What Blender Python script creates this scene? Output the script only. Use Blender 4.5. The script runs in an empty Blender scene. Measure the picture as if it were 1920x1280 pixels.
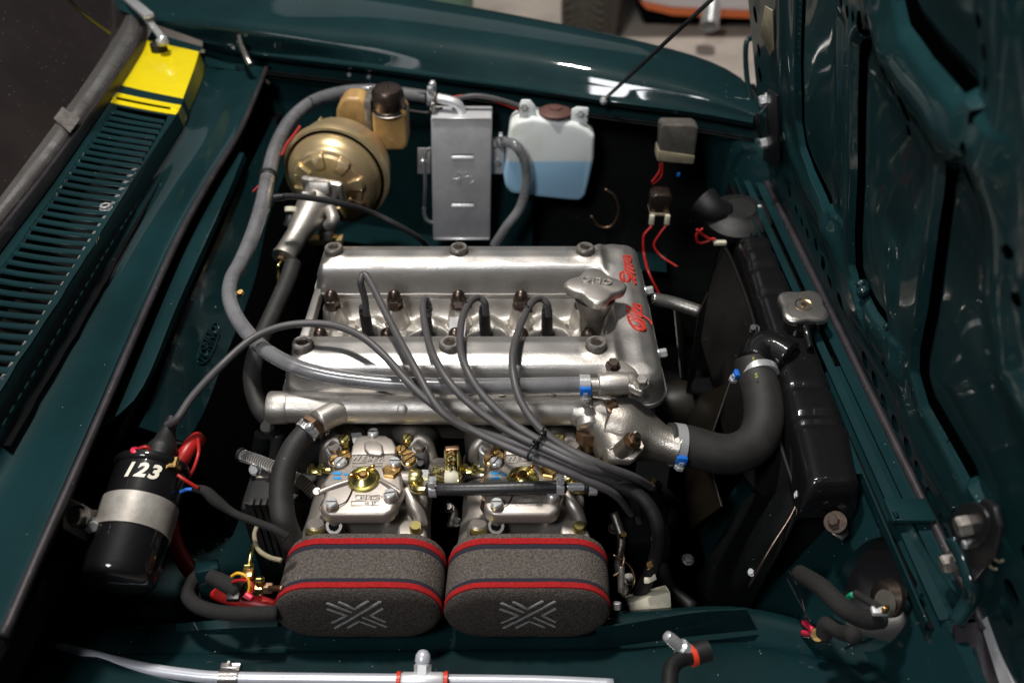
import bpy, bmesh, math, random
from mathutils import Vector as V, Matrix, noise
from math import pi, sin, cos, tan, atan, atan2, radians, hypot
random.seed(7)
sc = bpy.context.scene
COL = sc.collection

# ------------------------------------------------------------------ camera
F = 1550.0                       # focal length in pixels of the 1920 px wide photograph
PITCH = radians(39.4)
CAM = V((0.0, -0.783, 0.643))
cd = bpy.data.cameras.new("camera"); cam = bpy.data.objects.new("camera", cd); COL.objects.link(cam)
cam.location = CAM; cam.rotation_euler = (pi/2 - PITCH, 0, 0)
cd.sensor_width = 36; cd.lens = 36*F/1920; cd.clip_start = 0.02; cd.clip_end = 100
cd.dof.use_dof = True; cd.dof.focus_distance = 0.98; cd.dof.aperture_fstop = 3.5
sc.camera = cam

# ------------------------------------------------------------------ room light and exposure
w = bpy.data.worlds.new("World"); sc.world = w; w.use_nodes = True
w.node_tree.nodes["Background"].inputs[0].default_value = (0.80, 0.86, 1.0, 1)
w.node_tree.nodes["Background"].inputs[1].default_value = 0.022
def area(name, loc, target, size, power, color=(1, .96, .9), sy=None):
    l = bpy.data.lights.new(name, 'AREA'); l.energy = power; l.color = color
    l.shape = 'RECTANGLE'; l.size = size; l.size_y = sy or size
    o = bpy.data.objects.new(name, l); COL.objects.link(o); o.location = loc
    o.rotation_euler = (V(target)-V(loc)).to_track_quat('-Z', 'Y').to_euler(); return o
area("ceiling_or_fill_lamp", (-0.45, 0.40, 2.2), (0, 0.05, 0), 0.20, 56)
area("ceiling_or_fill_lamp", (-0.9, -1.5, 1.9), (-.1, 0.3, 0), 0.55, 30, (.97, .98, 1))  # added fill, brightens the faces turned to the camera
area("ceiling_or_fill_lamp", (-0.4, 6.5, 4.2), (0.0, 0.5, 0), 4.0, 7, (.93, .97, 1), 1.6)  # dim panel added for a soft sheen on the far fender
sl = bpy.data.lights.new("floor_fill_spot", 'SPOT'); sl.energy = 700; sl.color = (1, .95, .88); sl.spot_size = radians(62); sl.spot_blend = .6; sl.shadow_soft_size = .12  # added spot, brightens the floor beyond the far wing
so = bpy.data.objects.new("floor_fill_spot", sl); COL.objects.link(so); so.location = (1.2, 4.4, 4.6)
so.rotation_euler = (V((1.1, 3.6, -.85))-V(so.location)).to_track_quat('-Z', 'Y').to_euler()
sc.view_settings.view_transform = 'Standard'; sc.view_settings.look = 'None'
sc.view_settings.exposure = 0.12; sc.view_settings.gamma = 1

# ------------------------------------------------------------------ a pixel of the photograph as a ray
UP = V((0, sin(PITCH), cos(PITCH))); FW = V((0, cos(PITCH), -sin(PITCH))); RT = V((1, 0, 0))
def ray(px, py): return FW + RT*((px-960)/F) + UP*((640-py)/F)
def P(px, py, z=0.0):
    d = ray(px, py); return CAM + d*((z-CAM.z)/d.z)
def PY(px, py, y):
    d = ray(px, py); return CAM + d*((y-CAM.y)/d.y)
def PX(px, py, x):
    d = ray(px, py); return CAM + d*((x-CAM.x)/d.x)
def PP(px, py, p0, n):
    d = ray(px, py); n = V(n); return CAM + d*((V(p0)-CAM).dot(n)/d.dot(n))
def PD(px, py, dist):
    return CAM + ray(px, py)*dist          # dist along the view axis
def dep(p): return (V(p)-CAM).dot(FW)
def M(px, p): return px*dep(p)/F            # so many photo pixels, in metres, at point p

# ------------------------------------------------------------------ materials
MATS = {}
def mat(name, col, metal=0.0, rough=0.5, var=0.0, vscale=30, col2=None, bump=0.0, bscale=200, coat=0.0,
        trans=0.0, spec=0.5, rvar=0.0, speck=0.0, coatr=0.04, ior=1.45, bdist=0.001, sss=0.0):
    m = bpy.data.materials.new(name); m.use_nodes = True; nt = m.node_tree; N = nt.nodes; L = nt.links
    b = N["Principled BSDF"]; I = b.inputs
    I["Base Color"].default_value = (*col, 1); I["Metallic"].default_value = metal
    I["Roughness"].default_value = rough; I["Specular IOR Level"].default_value = spec
    I["Coat Weight"].default_value = coat; I["Coat Roughness"].default_value = coatr
    I["Transmission Weight"].default_value = trans; I["IOR"].default_value = ior
    if sss: I["Subsurface Weight"].default_value = sss; I["Subsurface Scale"].default_value = 0.02; I["Subsurface Radius"].default_value = (1, 1, 1)
    tc = N.new("ShaderNodeTexCoord"); out = tc.outputs["Object"]
    geo = N.new("ShaderNodeNewGeometry"); out = geo.outputs["Position"]
    if var or rvar:
        n = N.new("ShaderNodeTexNoise"); n.inputs["Scale"].default_value = vscale; n.inputs["Detail"].default_value = 6
        n.inputs["Roughness"].default_value = 0.62; L.new(out, n.inputs["Vector"])
        r = N.new("ShaderNodeMapRange"); r.inputs[1].default_value = 0.38; r.inputs[2].default_value = 0.66; L.new(n.outputs["Fac"], r.inputs[0])
    if var:
        mx = N.new("ShaderNodeMix"); mx.data_type = 'RGBA'; c2 = col2 or tuple(c*(1-var) for c in col)
        mx.inputs[6].default_value = (*col, 1); mx.inputs[7].default_value = (*c2, 1)
        mm = N.new("ShaderNodeMath"); mm.operation = 'MULTIPLY'; mm.inputs[1].default_value = 1.0 if col2 is None else var
        L.new(r.outputs[0], mm.inputs[0]); L.new(mm.outputs[0], mx.inputs[0]); L.new(mx.outputs[2], I["Base Color"])
        csock = mx.outputs[2]
    if rvar:
        r2 = N.new("ShaderNodeMapRange"); r2.inputs[3].default_value = max(0.02, rough-rvar); r2.inputs[4].default_value = rough+rvar
        L.new(r.outputs[0], r2.inputs[0]); L.new(r2.outputs[0], I["Roughness"])
    if speck:                                  # pale dust specks
        vo = N.new("ShaderNodeTexVoronoi"); vo.inputs["Scale"].default_value = 160; L.new(out, vo.inputs["Vector"])
        lt = N.new("ShaderNodeMath"); lt.operation = 'LESS_THAN'; lt.inputs[1].default_value = 0.085; L.new(vo.outputs["Distance"], lt.inputs[0])
        sx = N.new("ShaderNodeSeparateColor"); L.new(vo.outputs["Color"], sx.inputs[0])
        g = N.new("ShaderNodeMath"); g.operation = 'GREATER_THAN'; g.inputs[1].default_value = 1-speck; L.new(sx.outputs[0], g.inputs[0])
        mu = N.new("ShaderNodeMath"); mu.operation = 'MULTIPLY'; L.new(lt.outputs[0], mu.inputs[0]); L.new(g.outputs[0], mu.inputs[1])
        m3 = N.new("ShaderNodeMix"); m3.data_type = 'RGBA'; m3.inputs[7].default_value = (.32, .34, .33, 1); m3.inputs[6].default_value = (*col, 1)
        if var: L.new(csock, m3.inputs[6])
        L.new(mu.outputs[0], m3.inputs[0]); L.new(m3.outputs[2], I["Base Color"])
    if bump:
        n2 = N.new("ShaderNodeTexNoise"); n2.inputs["Scale"].default_value = bscale; n2.inputs["Detail"].default_value = 4
        L.new(out, n2.inputs["Vector"]); bp = N.new("ShaderNodeBump"); bp.inputs["Strength"].default_value = bump
        bp.inputs["Distance"].default_value = bdist; L.new(n2.outputs["Fac"], bp.inputs["Height"]); L.new(bp.outputs[0], I["Normal"])
        if coat: L.new(bp.outputs[0], I["Coat Normal"])
    MATS[name] = m; return m
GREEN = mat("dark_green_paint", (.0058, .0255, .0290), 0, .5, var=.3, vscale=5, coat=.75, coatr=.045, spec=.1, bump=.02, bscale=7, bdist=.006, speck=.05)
GREENR = mat("dark_green_bay_shade_paint", (.0038, .0190, .0220), 0, .5, var=.4, vscale=9, coat=.5, coatr=.06, spec=.1, bump=.10, bscale=14, bdist=.006, speck=.12, rvar=.1)  # the body green again, darkened to put shade into the bay
GREENH = mat("dark_green_bonnet_paint", (.0070, .0325, .0365), 0, .5, var=.3, vscale=7, coat=.35, coatr=.06, spec=.08, bump=.02, bscale=7, bdist=.005, speck=.06)
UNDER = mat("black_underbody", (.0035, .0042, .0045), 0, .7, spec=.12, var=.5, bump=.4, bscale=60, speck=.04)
YELLOW = mat("yellow_paint", (.86, .68, .004), 0, .35, var=.06, coat=1, bump=.05, bscale=14, bdist=.006)
ALU = mat("cast_aluminium", (.50, .485, .47), .92, .44, var=.6, vscale=26, bump=.6, bscale=520, bdist=.0005, rvar=.07, col2=(.30, .275, .25))
ALUB = mat("sand_cast_aluminium", (.50, .475, .44), .85, .44, var=.55, vscale=30, bump=.55, bscale=700, bdist=.0007, rvar=.08, col2=(.33, .30, .265))
ALUD = mat("stained_cast_aluminium", (.36, .335, .30), .85, .40, var=.75, vscale=28, bump=.5, bscale=500, bdist=.0007, rvar=.1, col2=(.12, .10, .085))
CARB = mat("carburettor_alloy", (.40, .365, .335), .75, .44, var=.5, vscale=45, bump=.35, bscale=1200, bdist=.0004, rvar=.06, col2=(.30, .265, .23))
PLATE = mat("satin_aluminium_sheet", (.80, .80, .82), .5, .42, var=.3, vscale=14, bump=.12, bscale=400, bdist=.0004, rvar=.08)
STEEL = mat("dull_steel", (.38, .35, .32), .75, .38, var=.5, vscale=120, bump=.3, bscale=900, bdist=.0004)
BROWNST = mat("browned_steel", (.13, .098, .082), .9, .34, var=.4, vscale=160, bump=.2, bscale=900, bdist=.0003)
BRIGHT = mat("bright_zinc", (.66, .67, .68), .62, .30, var=.2, vscale=80, rvar=.06)
GOLD = mat("yellow_zinc_plate", (.72, .58, .30), .75, .36, var=.85, vscale=12, rvar=.08, col2=(.50, .33, .22), bump=.08, bscale=60, bdist=.002)
BRASS = mat("brass", (.72, .45, .17), 1, .27, var=.3, vscale=120, rvar=.06)
ZINCY = mat("gold_passivated_zinc", (.63, .55, .22), 1, .27, var=.45, vscale=90, col2=(.45, .38, .10))
BRONZE = mat("bronze", (.30, .19, .12), .9, .36, var=.5, vscale=90)
RUB = mat("black_rubber", (.009, .009, .0095), 0, .55, var=.4, vscale=70, bump=.4, bscale=400, bdist=.0006)
RUBG = mat("weathered_grey_rubber", (.021, .0195, .0185), 0, .62, var=.45, vscale=35, bump=.5, bscale=700, bdist=.0006, speck=.03)
LEAD = mat("grey_silicone_lead", (.072, .068, .070), 0, .46, var=.18, vscale=60, bump=.06, bscale=300)
CLEAR = mat("clouded_clear_hose", (.33, .33, .345), 0, .24, var=.35, vscale=26, trans=.55, ior=1.36, rvar=.05, coat=.5, coatr=.12)
BLACKP = mat("black_plastic", (.013, .013, .015), 0, .40, var=.3, bump=.1, bscale=300)
GLOSSB = mat("gloss_black_enamel", (.005, .005, .0058), 0, .5, spec=.15, coat=.8, coatr=.07, bump=.12, bscale=30, bdist=.004)
FOAM = mat("charcoal_foam", (.140, .120, .106), 0, .95, var=.62, vscale=420, bump=1.0, bscale=520, bdist=.003, spec=.25, speck=.15)
FOAMD = mat("black_foam_face", (.072, .062, .055), 0, .95, var=.6, vscale=380, bump=1.0, bscale=520, bdist=.003, spec=.2)
FOAMR = mat("red_foam", (.42, .014, .016), 0, .9, var=.3, vscale=300, bump=1.0, bscale=1300, bdist=.0015, spec=.25)
NAVY = mat("navy_stitch", (.014, .014, .026), 0, .9, bump=1, bscale=900, bdist=.001)
PRINT = mat("grey_print", (.26, .26, .26), 0, .7, var=.35, vscale=300)
WHITEP = mat("white_print", (.72, .67, .56), 0, .5)
REDW = mat("red_insulation", (.36, .014, .012), 0, .38)
PINKR = mat("red_plastic_connector", (.72, .03, .08), 0, .35)
BLUEP = mat("blue_plastic", (.006, .12, .50), 0, .4)
YELW = mat("yellow_insulation", (.75, .42, .03), 0, .4)
GRNW = mat("green_insulation", (.02, .35, .18), 0, .4)
CLOTH = mat("black_cloth_loom", (.013, .0125, .0125), 0, .85, var=.3, vscale=200, bump=1, bscale=800, bdist=.001)
AMBER = mat("aged_amber_plastic", (.52, .32, .12), 0, .38, var=.5, vscale=18, sss=.3, bump=.1, bscale=60)
IVORY = mat("cream_plastic", (.62, .58, .45), 0, .5, var=.2)
DULLZ = mat("dull_zinc_strap", (.36, .34, .31), .35, .5, var=.6, vscale=45, bump=.2, bscale=200, col2=(.16, .14, .12))
TAUPE = mat("grey_brown_case", (.12, .11, .095), .2, .5, var=.3, vscale=60, bump=.2, bscale=200)
REDCAP = mat("red_brown_rubber", (.12, .058, .048), 0, .55, var=.3)
REDL = mat("red_enamel", (.46, .028, .016), 0, .38, var=.25, vscale=300)
BLUINK = mat("blue_paint_mark", (.02, .27, .60), 0, .6, var=.3, vscale=500)
YELINK = mat("yellow_paint_mark", (.50, .55, .05), 0, .6)
GLASS = mat("dusty_windscreen", (.020, .015, .014), 0, .35, var=.5, vscale=7, rvar=.05, coat=.6, coatr=.10, speck=.3)
CHROME = mat("tarnished_trim", (.58, .55, .52), .9, .32, var=.6, vscale=22, rvar=.12, bump=.2, bscale=250)
SEAL = mat("weathered_black_seal", (.030, .025, .030), 0, .5, var=.5, vscale=25, speck=.25, bump=.2, bscale=100)
TUBEW = mat("silver_painted_tube", (.62, .64, .70), .35, .30, var=.15, vscale=12)
SHROUD = mat("matt_black_shroud", (.009, .0085, .008), 0, .55, spec=.25, var=.5, vscale=12, bump=.2, bscale=90, speck=.06)
FAN = mat("ochre_fan_plastic", (.007, .005, .0025), 0, .45, var=.3)
PALE = mat("pale_sealant", (.70, .68, .66), 0, .6, var=.3, vscale=60)
OCHRE = mat("ochre_tape", (.30, .26, .17), 0, .7, var=.4, vscale=50)
FLOOR = mat("garage_floor", (.50, .44, .39), 0, .45, var=.3, vscale=3, bump=.1, bscale=30)
WHITEC = mat("white_car_paint", (.78, .78, .80), 0, .3, coat=1)
ORANGE = mat("orange_car_paint", (.80, .16, .02), 0, .3, coat=1)
PALEG = mat("pale_green_plastic", (.16, .27, .20), 0, .5, var=.2)
TYRE = mat("dusty_tyre", (.095, .085, .070), 0, .8, var=.3, vscale=40, bump=.5, bscale=80, bdist=.004)
# textured specials
def uvwave(m, su, sv, strength=.6, dist=.0012, dark=None, base=None):
    nt = m.node_tree; N = nt.nodes; L = nt.links; b = N["Principled BSDF"]
    uv = N.new("ShaderNodeUVMap"); sp = N.new("ShaderNodeSeparateXYZ"); L.new(uv.outputs[0], sp.inputs[0])
    def mth(op, a, c=None):
        n = N.new("ShaderNodeMath"); n.operation = op
        for i, x in enumerate((a, c)):
            if x is None: continue
            if isinstance(x, (int, float)): n.inputs[i].default_value = x
            else: L.new(x, n.inputs[i])
        return n.outputs[0]
    u = mth('MULTIPLY', sp.outputs[0], su); v = mth('MULTIPLY', sp.outputs[1], sv)
    h = mth('MULTIPLY', mth('SINE', mth('ADD', u, v)), mth('SINE', mth('SUBTRACT', u, v)))
    bp = N.new("ShaderNodeBump"); bp.inputs["Strength"].default_value = strength; bp.inputs["Distance"].default_value = dist
    L.new(h, bp.inputs["Height"]); L.new(bp.outputs[0], b.inputs["Normal"])
    if dark:
        r = N.new("ShaderNodeMapRange"); r.inputs[1].default_value = -.5; r.inputs[2].default_value = .35; L.new(h, r.inputs[0])
        mx = N.new("ShaderNodeMix"); mx.data_type = 'RGBA'; mx.inputs[6].default_value = (*dark, 1); mx.inputs[7].default_value = (*base, 1)
        L.new(r.outputs[0], mx.inputs[0]); L.new(mx.outputs[2], b.inputs["Base Color"])
BRAID = mat("braided_steel", (.6, .57, .55), .5, .35); uvwave(BRAID, 900, 24, 1, .0015, (.05, .045, .04), (.72, .69, .66))
WOVEN = mat("woven_rubber_hose", (.024, .024, .026), 0, .36); uvwave(WOVEN, 420, 10, .12, .0005)
CORR = mat("corrugated_sleeve", (.014, .014, .015), 0, .4); uvwave(CORR, 1000, 0, 1, .002)
def level_mat():                                # white bottle, blue fluid seen through its lower half
    m = mat("translucent_bottle", (.74, .78, .76), 0, .36, sss=.35, bump=.15, bscale=40, bdist=.002)
    nt = m.node_tree; N = nt.nodes; L = nt.links; b = N["Principled BSDF"]
    g = N.new("ShaderNodeNewGeometry"); s = N.new("ShaderNodeSeparateXYZ"); L.new(g.outputs["Position"], s.inputs[0])
    n = N.new("ShaderNodeTexNoise"); n.inputs["Scale"].default_value = 16; L.new(g.outputs["Position"], n.inputs["Vector"])
    a = N.new("ShaderNodeMapRange"); z = PY(1035, 303, .60).z; a.inputs[1].default_value = z-.003; a.inputs[2].default_value = z+.003
    L.new(s.outputs[2], a.inputs[0])
    d = N.new("ShaderNodeMix"); d.data_type = 'RGBA'; d.inputs[6].default_value = (.76, .80, .79, 1); d.inputs[7].default_value = (.60, .60, .50, 1)
    r = N.new("ShaderNodeMapRange"); r.inputs[1].default_value = .5; r.inputs[2].default_value = .8; L.new(n.outputs[0], r.inputs[0]); L.new(r.outputs[0], d.inputs[0])
    mx = N.new("ShaderNodeMix"); mx.data_type = 'RGBA'; mx.inputs[6].default_value = (.36, .60, .80, 1)
    L.new(d.outputs[2], mx.inputs[7]); L.new(a.outputs[0], mx.inputs[0]); L.new(mx.outputs[2], b.inputs["Base Color"]); return m
BOTTLE = level_mat()

# ------------------------------------------------------------------ object helpers
WL = {}                                         # world location of every object made
def tag(o, label=None, cat=None, group=None, kind=None):
    if label: o["label"] = label
    if cat: o["category"] = cat
    if group: o["group"] = group
    if kind: o["kind"] = kind
    return o
def thing(name, label, cat, loc, group=None):
    o = bpy.data.objects.new(name, None); COL.objects.link(o); o.location = loc; o.empty_display_size = .02
    WL[o.name] = V(loc); return tag(o, label, cat, group)
def obj(name, bm, m, parent=None, ang=38, bevel=0, seg=2, subd=0):
    if bevel:
        es = [e for e in bm.edges if len(e.link_faces) == 2 and e.calc_face_angle(0) > radians(28)]
        bmesh.ops.bevel(bm, geom=es, offset=bevel, segments=seg, affect='EDGES', profile=.5, clamp_overlap=True)
    c = sum((v.co for v in bm.verts), V())/max(1, len(bm.verts))
    for v in bm.verts: v.co -= c
    for f in bm.faces: f.smooth = True
    for e in bm.edges:
        if len(e.link_faces) == 2 and e.calc_face_angle(0) > radians(ang): e.smooth = False
    me = bpy.data.meshes.new(name); bm.to_mesh(me); bm.free(); me.materials.append(m)
    o = bpy.data.objects.new(name, me); COL.objects.link(o)
    o.location = c; WL[o.name] = c.copy()
    if parent: o.parent = parent; o.location = c - WL[parent.name]
    if subd: md = o.modifiers.new("s", 'SUBSURF'); md.levels = subd; md.render_levels = subd
    return o
def children(o): return [c for c in COL.objects if c.parent == o]
def copy_tree(o, off=None, parent=None):
    c = o.copy(); COL.objects.link(c)
    if parent: c.parent = parent
    if off is not None: c.location = V(o.location)+V(off)
    WL[c.name] = WL[o.name]+(V(off) if off is not None else V())
    for k in children(o): copy_tree(k, None, c)
    return c
def frame(axis, hint=(0, 0, 1)):
    a = V(axis).normalized(); h = V(hint)
    if abs(a.dot(h.normalized())) > .97: h = V((0, 1, 0)) if abs(a.y) < .9 else V((1, 0, 0))
    x = h.cross(a).normalized(); y = a.cross(x); return x, y, a
def catmull(pts, n=8, closed=False):
    pts = [V(p) for p in pts]
    if len(pts) < 3: return [pts[0].lerp(pts[-1], i/n) for i in range(n+1)]
    out = []; N_ = len(pts)
    for i in range(N_ if closed else N_-1):
        if closed: p0, p1, p2, p3 = pts[i-1], pts[i], pts[(i+1) % N_], pts[(i+2) % N_]
        else:
            p1, p2 = pts[i], pts[i+1]; p0 = pts[i-1] if i else p1*2-p2; p3 = pts[i+2] if i+2 < N_ else p2*2-p1
        for k in range(n):
            t = k/n
            out.append(.5*((2*p1)+(p2-p0)*t+(2*p0-5*p1+4*p2-p3)*t*t+(3*p1-p0-3*p2+p3)*t*t*t))
    if not closed: out.append(pts[-1])
    return out
def tube_bm(pts, r, seg=14, n=8, smooth=True, bm=None, closed=False):
    P_ = catmull(pts, n, closed) if smooth else [V(p) for p in pts]
    bm = bm or bmesh.new(); uvl = bm.loops.layers.uv.verify()
    rr = r if callable(r) else ((lambda t: r[0]+(r[1]-r[0])*t) if isinstance(r, tuple) else (lambda t: r))
    L_ = [0]
    for i in range(1, len(P_)): L_.append(L_[-1]+(P_[i]-P_[i-1]).length)
    T0 = (P_[1]-P_[0]).normalized(); x, y, _ = frame(T0); rings = []
    for i, p in enumerate(P_):
        if closed: T = (P_[(i+1) % len(P_)]-P_[i-1]).normalized()
        else: T = (P_[min(i+1, len(P_)-1)]-P_[max(i-1, 0)]).normalized()
        x = (x-T*x.dot(T)).normalized(); y = T.cross(x); q = rr(L_[i]/L_[-1])
        rings.append([bm.verts.new(p+(x*cos(2*pi*k/seg)+y*sin(2*pi*k/seg))*q) for k in range(seg)])
    R_ = range(len(rings) if closed else len(rings)-1)
    for i in R_:
        A, B = rings[i], rings[(i+1) % len(rings)]
        for k in range(seg):
            f = bm.faces.new((A[k], A[(k+1) % seg], B[(k+1) % seg], B[k]))
            ll = L_[(i+1) % len(rings)] if i+1 < len(rings) else L_[i]+.001
            for lp, uvv in zip(f.loops, ((L_[i], k/seg*2*pi), (L_[i], (k+1)/seg*2*pi), (ll, (k+1)/seg*2*pi), (ll, k/seg*2*pi))): lp[uvl].uv = uvv
    if not closed: bm.faces.new(rings[0][::-1]); bm.faces.new(rings[-1])
    return bm
def tube(name, pts, r, m, parent=None, seg=14, n=8, smooth=True, closed=False):
    return obj(name, tube_bm(pts, r, seg, n, smooth, None, closed), m, parent)
def lathe_bm(prof, o, axis, seg=24, bm=None, hint=(0, 0, 1), shape=None):
    """prof: (t along axis, radius)"""
    bm = bm or bmesh.new(); o = V(o); x, y, a = frame(axis, hint); rings = []
    for t, r in prof:
        rings.append([bm.verts.new(o+a*t+(x*cos(2*pi*k/seg)+y*sin(2*pi*k/seg))*max(r, 1e-5)*(shape(k/seg) if shape else 1)) for k in range(seg)])
    for A, B in zip(rings, rings[1:]):
        for k in range(seg): bm.faces.new((A[k], A[(k+1) % seg], B[(k+1) % seg], B[k]))
    bm.faces.new(rings[0][::-1]); bm.faces.new(rings[-1])
    bmesh.ops.recalc_face_normals(bm, faces=bm.faces[:]); return bm
def lathe(name, prof, o, axis, m, parent=None, seg=24, **k): return obj(name, lathe_bm(prof, o, axis, seg, **k), m, parent)
def cyl(name, o, axis, r, h, m, parent=None, seg=20, ch=.12):
    c = min(r, h)*ch
    return lathe(name, [(0, r-c), (c, r), (h-c, r), (h, r-c)], o, axis, m, parent, seg)
def prism_bm(poly, vec, bm=None, top=1.0, cuts=0):
    """closed polygon of points, extruded by vec"""
    bm = bm or bmesh.new(); v = V(vec); c = sum((V(p) for p in poly), V())/len(poly)
    A = [bm.verts.new(V(p)) for p in poly]; B = [bm.verts.new(c+(V(p)-c)*top+v) for p in poly]
    n = len(A); bm.faces.new(A); bm.faces.new(B[::-1])
    for i in range(n): bm.faces.new((A[i], B[i], B[(i+1) % n], A[(i+1) % n]))
    bmesh.ops.recalc_face_normals(bm, faces=bm.faces[:]); return bm
def prism(name, poly, vec, m, parent=None, bevel=.001, seg=2, top=1.0, ang=38): return obj(name, prism_bm(poly, vec, None, top), m, parent, ang, bevel, seg)
def prZ(name, pxs, z, h, m, parent=None, bevel=.0015, seg=3, top=1.0):
    return prism(name, [P(x, y, z) for x, y in pxs], (0, 0, -h), m, parent, bevel, seg, top)
def prY(name, pxs, Y, d, m, parent=None, bevel=.0015, seg=3, top=1.0):
    return prism(name, [PY(x, y, Y) for x, y in pxs], (0, d, 0), m, parent, bevel, seg, top)
def box(name, c, sx, sy, sz, m, parent=None, bevel=.001, rx=(1, 0, 0), rz=(0, 0, 1), seg=2):
    z = V(rz).normalized(); x = (V(rx)-z*V(rx).dot(z)).normalized(); y = z.cross(x); c = V(c)
    poly = [c+x*a*sx/2+y*b*sy/2-z*sz/2 for a, b in ((-1, -1), (1, -1), (1, 1), (-1, 1))]
    return prism(name, poly, z*sz, m, parent, bevel, seg)
def resample(pts, n):
    Q = catmull(pts, 10) if len(pts) > 2 else [V(p) for p in pts]
    L_ = [0]
    for a, b in zip(Q, Q[1:]): L_.append(L_[-1]+(b-a).length)
    out = []; j = 0
    for i in range(n):
        s = L_[-1]*i/(n-1)
        while j < len(L_)-2 and L_[j+1] < s: j += 1
        t = (s-L_[j])/max(1e-9, L_[j+1]-L_[j]); out.append(Q[j].lerp(Q[j+1], min(1, t)))
    return out
def loft_bm(lines, n=40, cross=1, bm=None):
    bm = bm or bmesh.new(); R_ = [resample(l, n) for l in lines]
    if cross > 1:
        cols = [catmull([r[i] for r in R_], cross) for i in range(n)]
        R_ = [[cols[i][j] for i in range(n)] for j in range(len(cols[0]))]
    G = [[bm.verts.new(p) for p in r] for r in R_]
    for a, b in zip(G, G[1:]):
        for i in range(n-1): bm.faces.new((a[i], a[i+1], b[i+1], b[i]))
    return bm
def loft(name, lines, m, parent=None, n=40, cross=1, thick=.0012, ang=38):
    bm = loft_bm(lines, n, cross)
    if thick:
        bm.normal_update(); vs = bm.verts[:]; fs = bm.faces[:]; be = [e for e in bm.edges if len(e.link_faces) == 1]
        s = -1.0 if sum(f.normal.z*f.calc_area() for f in fs) > 0 else 1.0
        lo = {v: bm.verts.new(v.co+v.normal*thick*s) for v in vs}
        for f in fs: bm.faces.new([lo[v] for v in reversed(f.verts)])
        for e in be: a, b = e.verts; bm.faces.new((a, b, lo[b], lo[a]))
    bmesh.ops.recalc_face_normals(bm, faces=bm.faces[:])
    return obj(name, bm, m, parent, ang)
def PL(pts, z=None):
    return [P(p[0], p[1], p[2] if len(p) > 2 else z) for p in pts]
# fasteners
def hexhead(name, o, axis, r, h, m, parent=None, washer=True, hint=(0, 0, 1)):
    bm = lathe_bm([(0, r*.96), (h*.1, r), (h*.8, r), (h, r*.86)], o, axis, 6, hint=hint)
    if washer: lathe_bm([(-h*.22, r*1.28), (0, r*1.28)], o, axis, 20, bm)
    return obj(name, bm, m, parent, 25)
def sockethead(name, o, axis, r, h, m, parent=None):
    o = V(o); a = V(axis).normalized()
    bm = lathe_bm([(0, r*1.18), (h*.08, r*1.18), (h*.1, r), (h*.86, r), (h, r*.9), (h, r*.62), (h*.9, r*.58)], o, a, 28)
    ob = obj(name, bm, m, parent, 30)
    obj("hex_socket", lathe_bm([(h*.901, r*.60), (h*.902, r*.2), (h*.92, r*.1)], o, a, 6), BROWNST, ob, 25)
    bm = bmesh.new(); x, y, z = frame(a)
    for k in range(28):                         # knurled side
        th = 2*pi*k/28; c = o+a*h*.45+(x*cos(th)+y*sin(th))*r*1.005
        d = (x*cos(th)+y*sin(th)); e = a.cross(d)
        prism_bm([c+e*s*r*.05+a*t*h*.3+d*r*.0 for s, t in ((-1, -1), (1, -1), (1, 1), (-1, 1))], d*r*.035, bm)
    tag(obj("knurling", bm, m, ob, 25), kind="stuff")
    return ob
def capnut(name, o, axis, r, h, m, parent=None):
    bm = lathe_bm([(0, r*.98), (h*.06, r), (h*.42, r), (h*.47, r*.9)], o, axis, 6)
    lathe_bm([(h*.44, r*.84), (h*.6, r*.84), (h*.75, r*.76), (h*.88, r*.56), (h*.96, r*.32), (h, r*.02)], o, axis, 22, bm)
    lathe_bm([(-h*.07, r*1.15), (0, r*1.15)], o, axis, 22, bm)
    return obj(name, bm, m, parent, 30)
def slotscrew(name, o, axis, r, h, m, parent=None, rot=.4, slotm=None):
    o = V(o); a = V(axis).normalized(); x, y, z = frame(a)
    ob = obj(name, lathe_bm([(0, r), (h*.7, r), (h, r*.82), (h, r*.01)], o, a, 20), m, parent, 30)
    d = x*cos(rot)+y*sin(rot); e = a.cross(d); c = o+a*(h+.0001)
    obj("slot", prism_bm([c+d*s*r*.84+e*t*r*.11 for s, t in ((-1, -1), (1, -1), (1, 1), (-1, 1))], -a*h*.1), slotm or UNDER, ob)
    return ob
def clamp(name, c, axis, r, width, parent=None, bolt_dir=(0, -1, .3), blue=True, m=BRIGHT, screw=.0055):
    """worm-drive clip: band, housing and hex screw"""
    c = V(c); a = V(axis).normalized(); w_ = width/2
    o = obj(name, lathe_bm([(-w_, r), (-w_, r+.0011), (w_, r+.0011), (w_, r)], c, a, 32), m, parent, 30)
    d = V(bolt_dir); d = (d-a*d.dot(a)).normalized(); t = a.cross(d)
    p = c+d*(r+.0035)
    box("housing", p, width*1.05, .010, .006, BLUEP if blue else m, o, .001, a, d)
    lathe("screw", [(-.007, screw*.75), (0, screw*.75), (0, screw), (.004, screw), (.005, screw*.8)], p+d*.0005+t*(.008), t, m, o, 6 if blue else 16)
    return o
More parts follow.
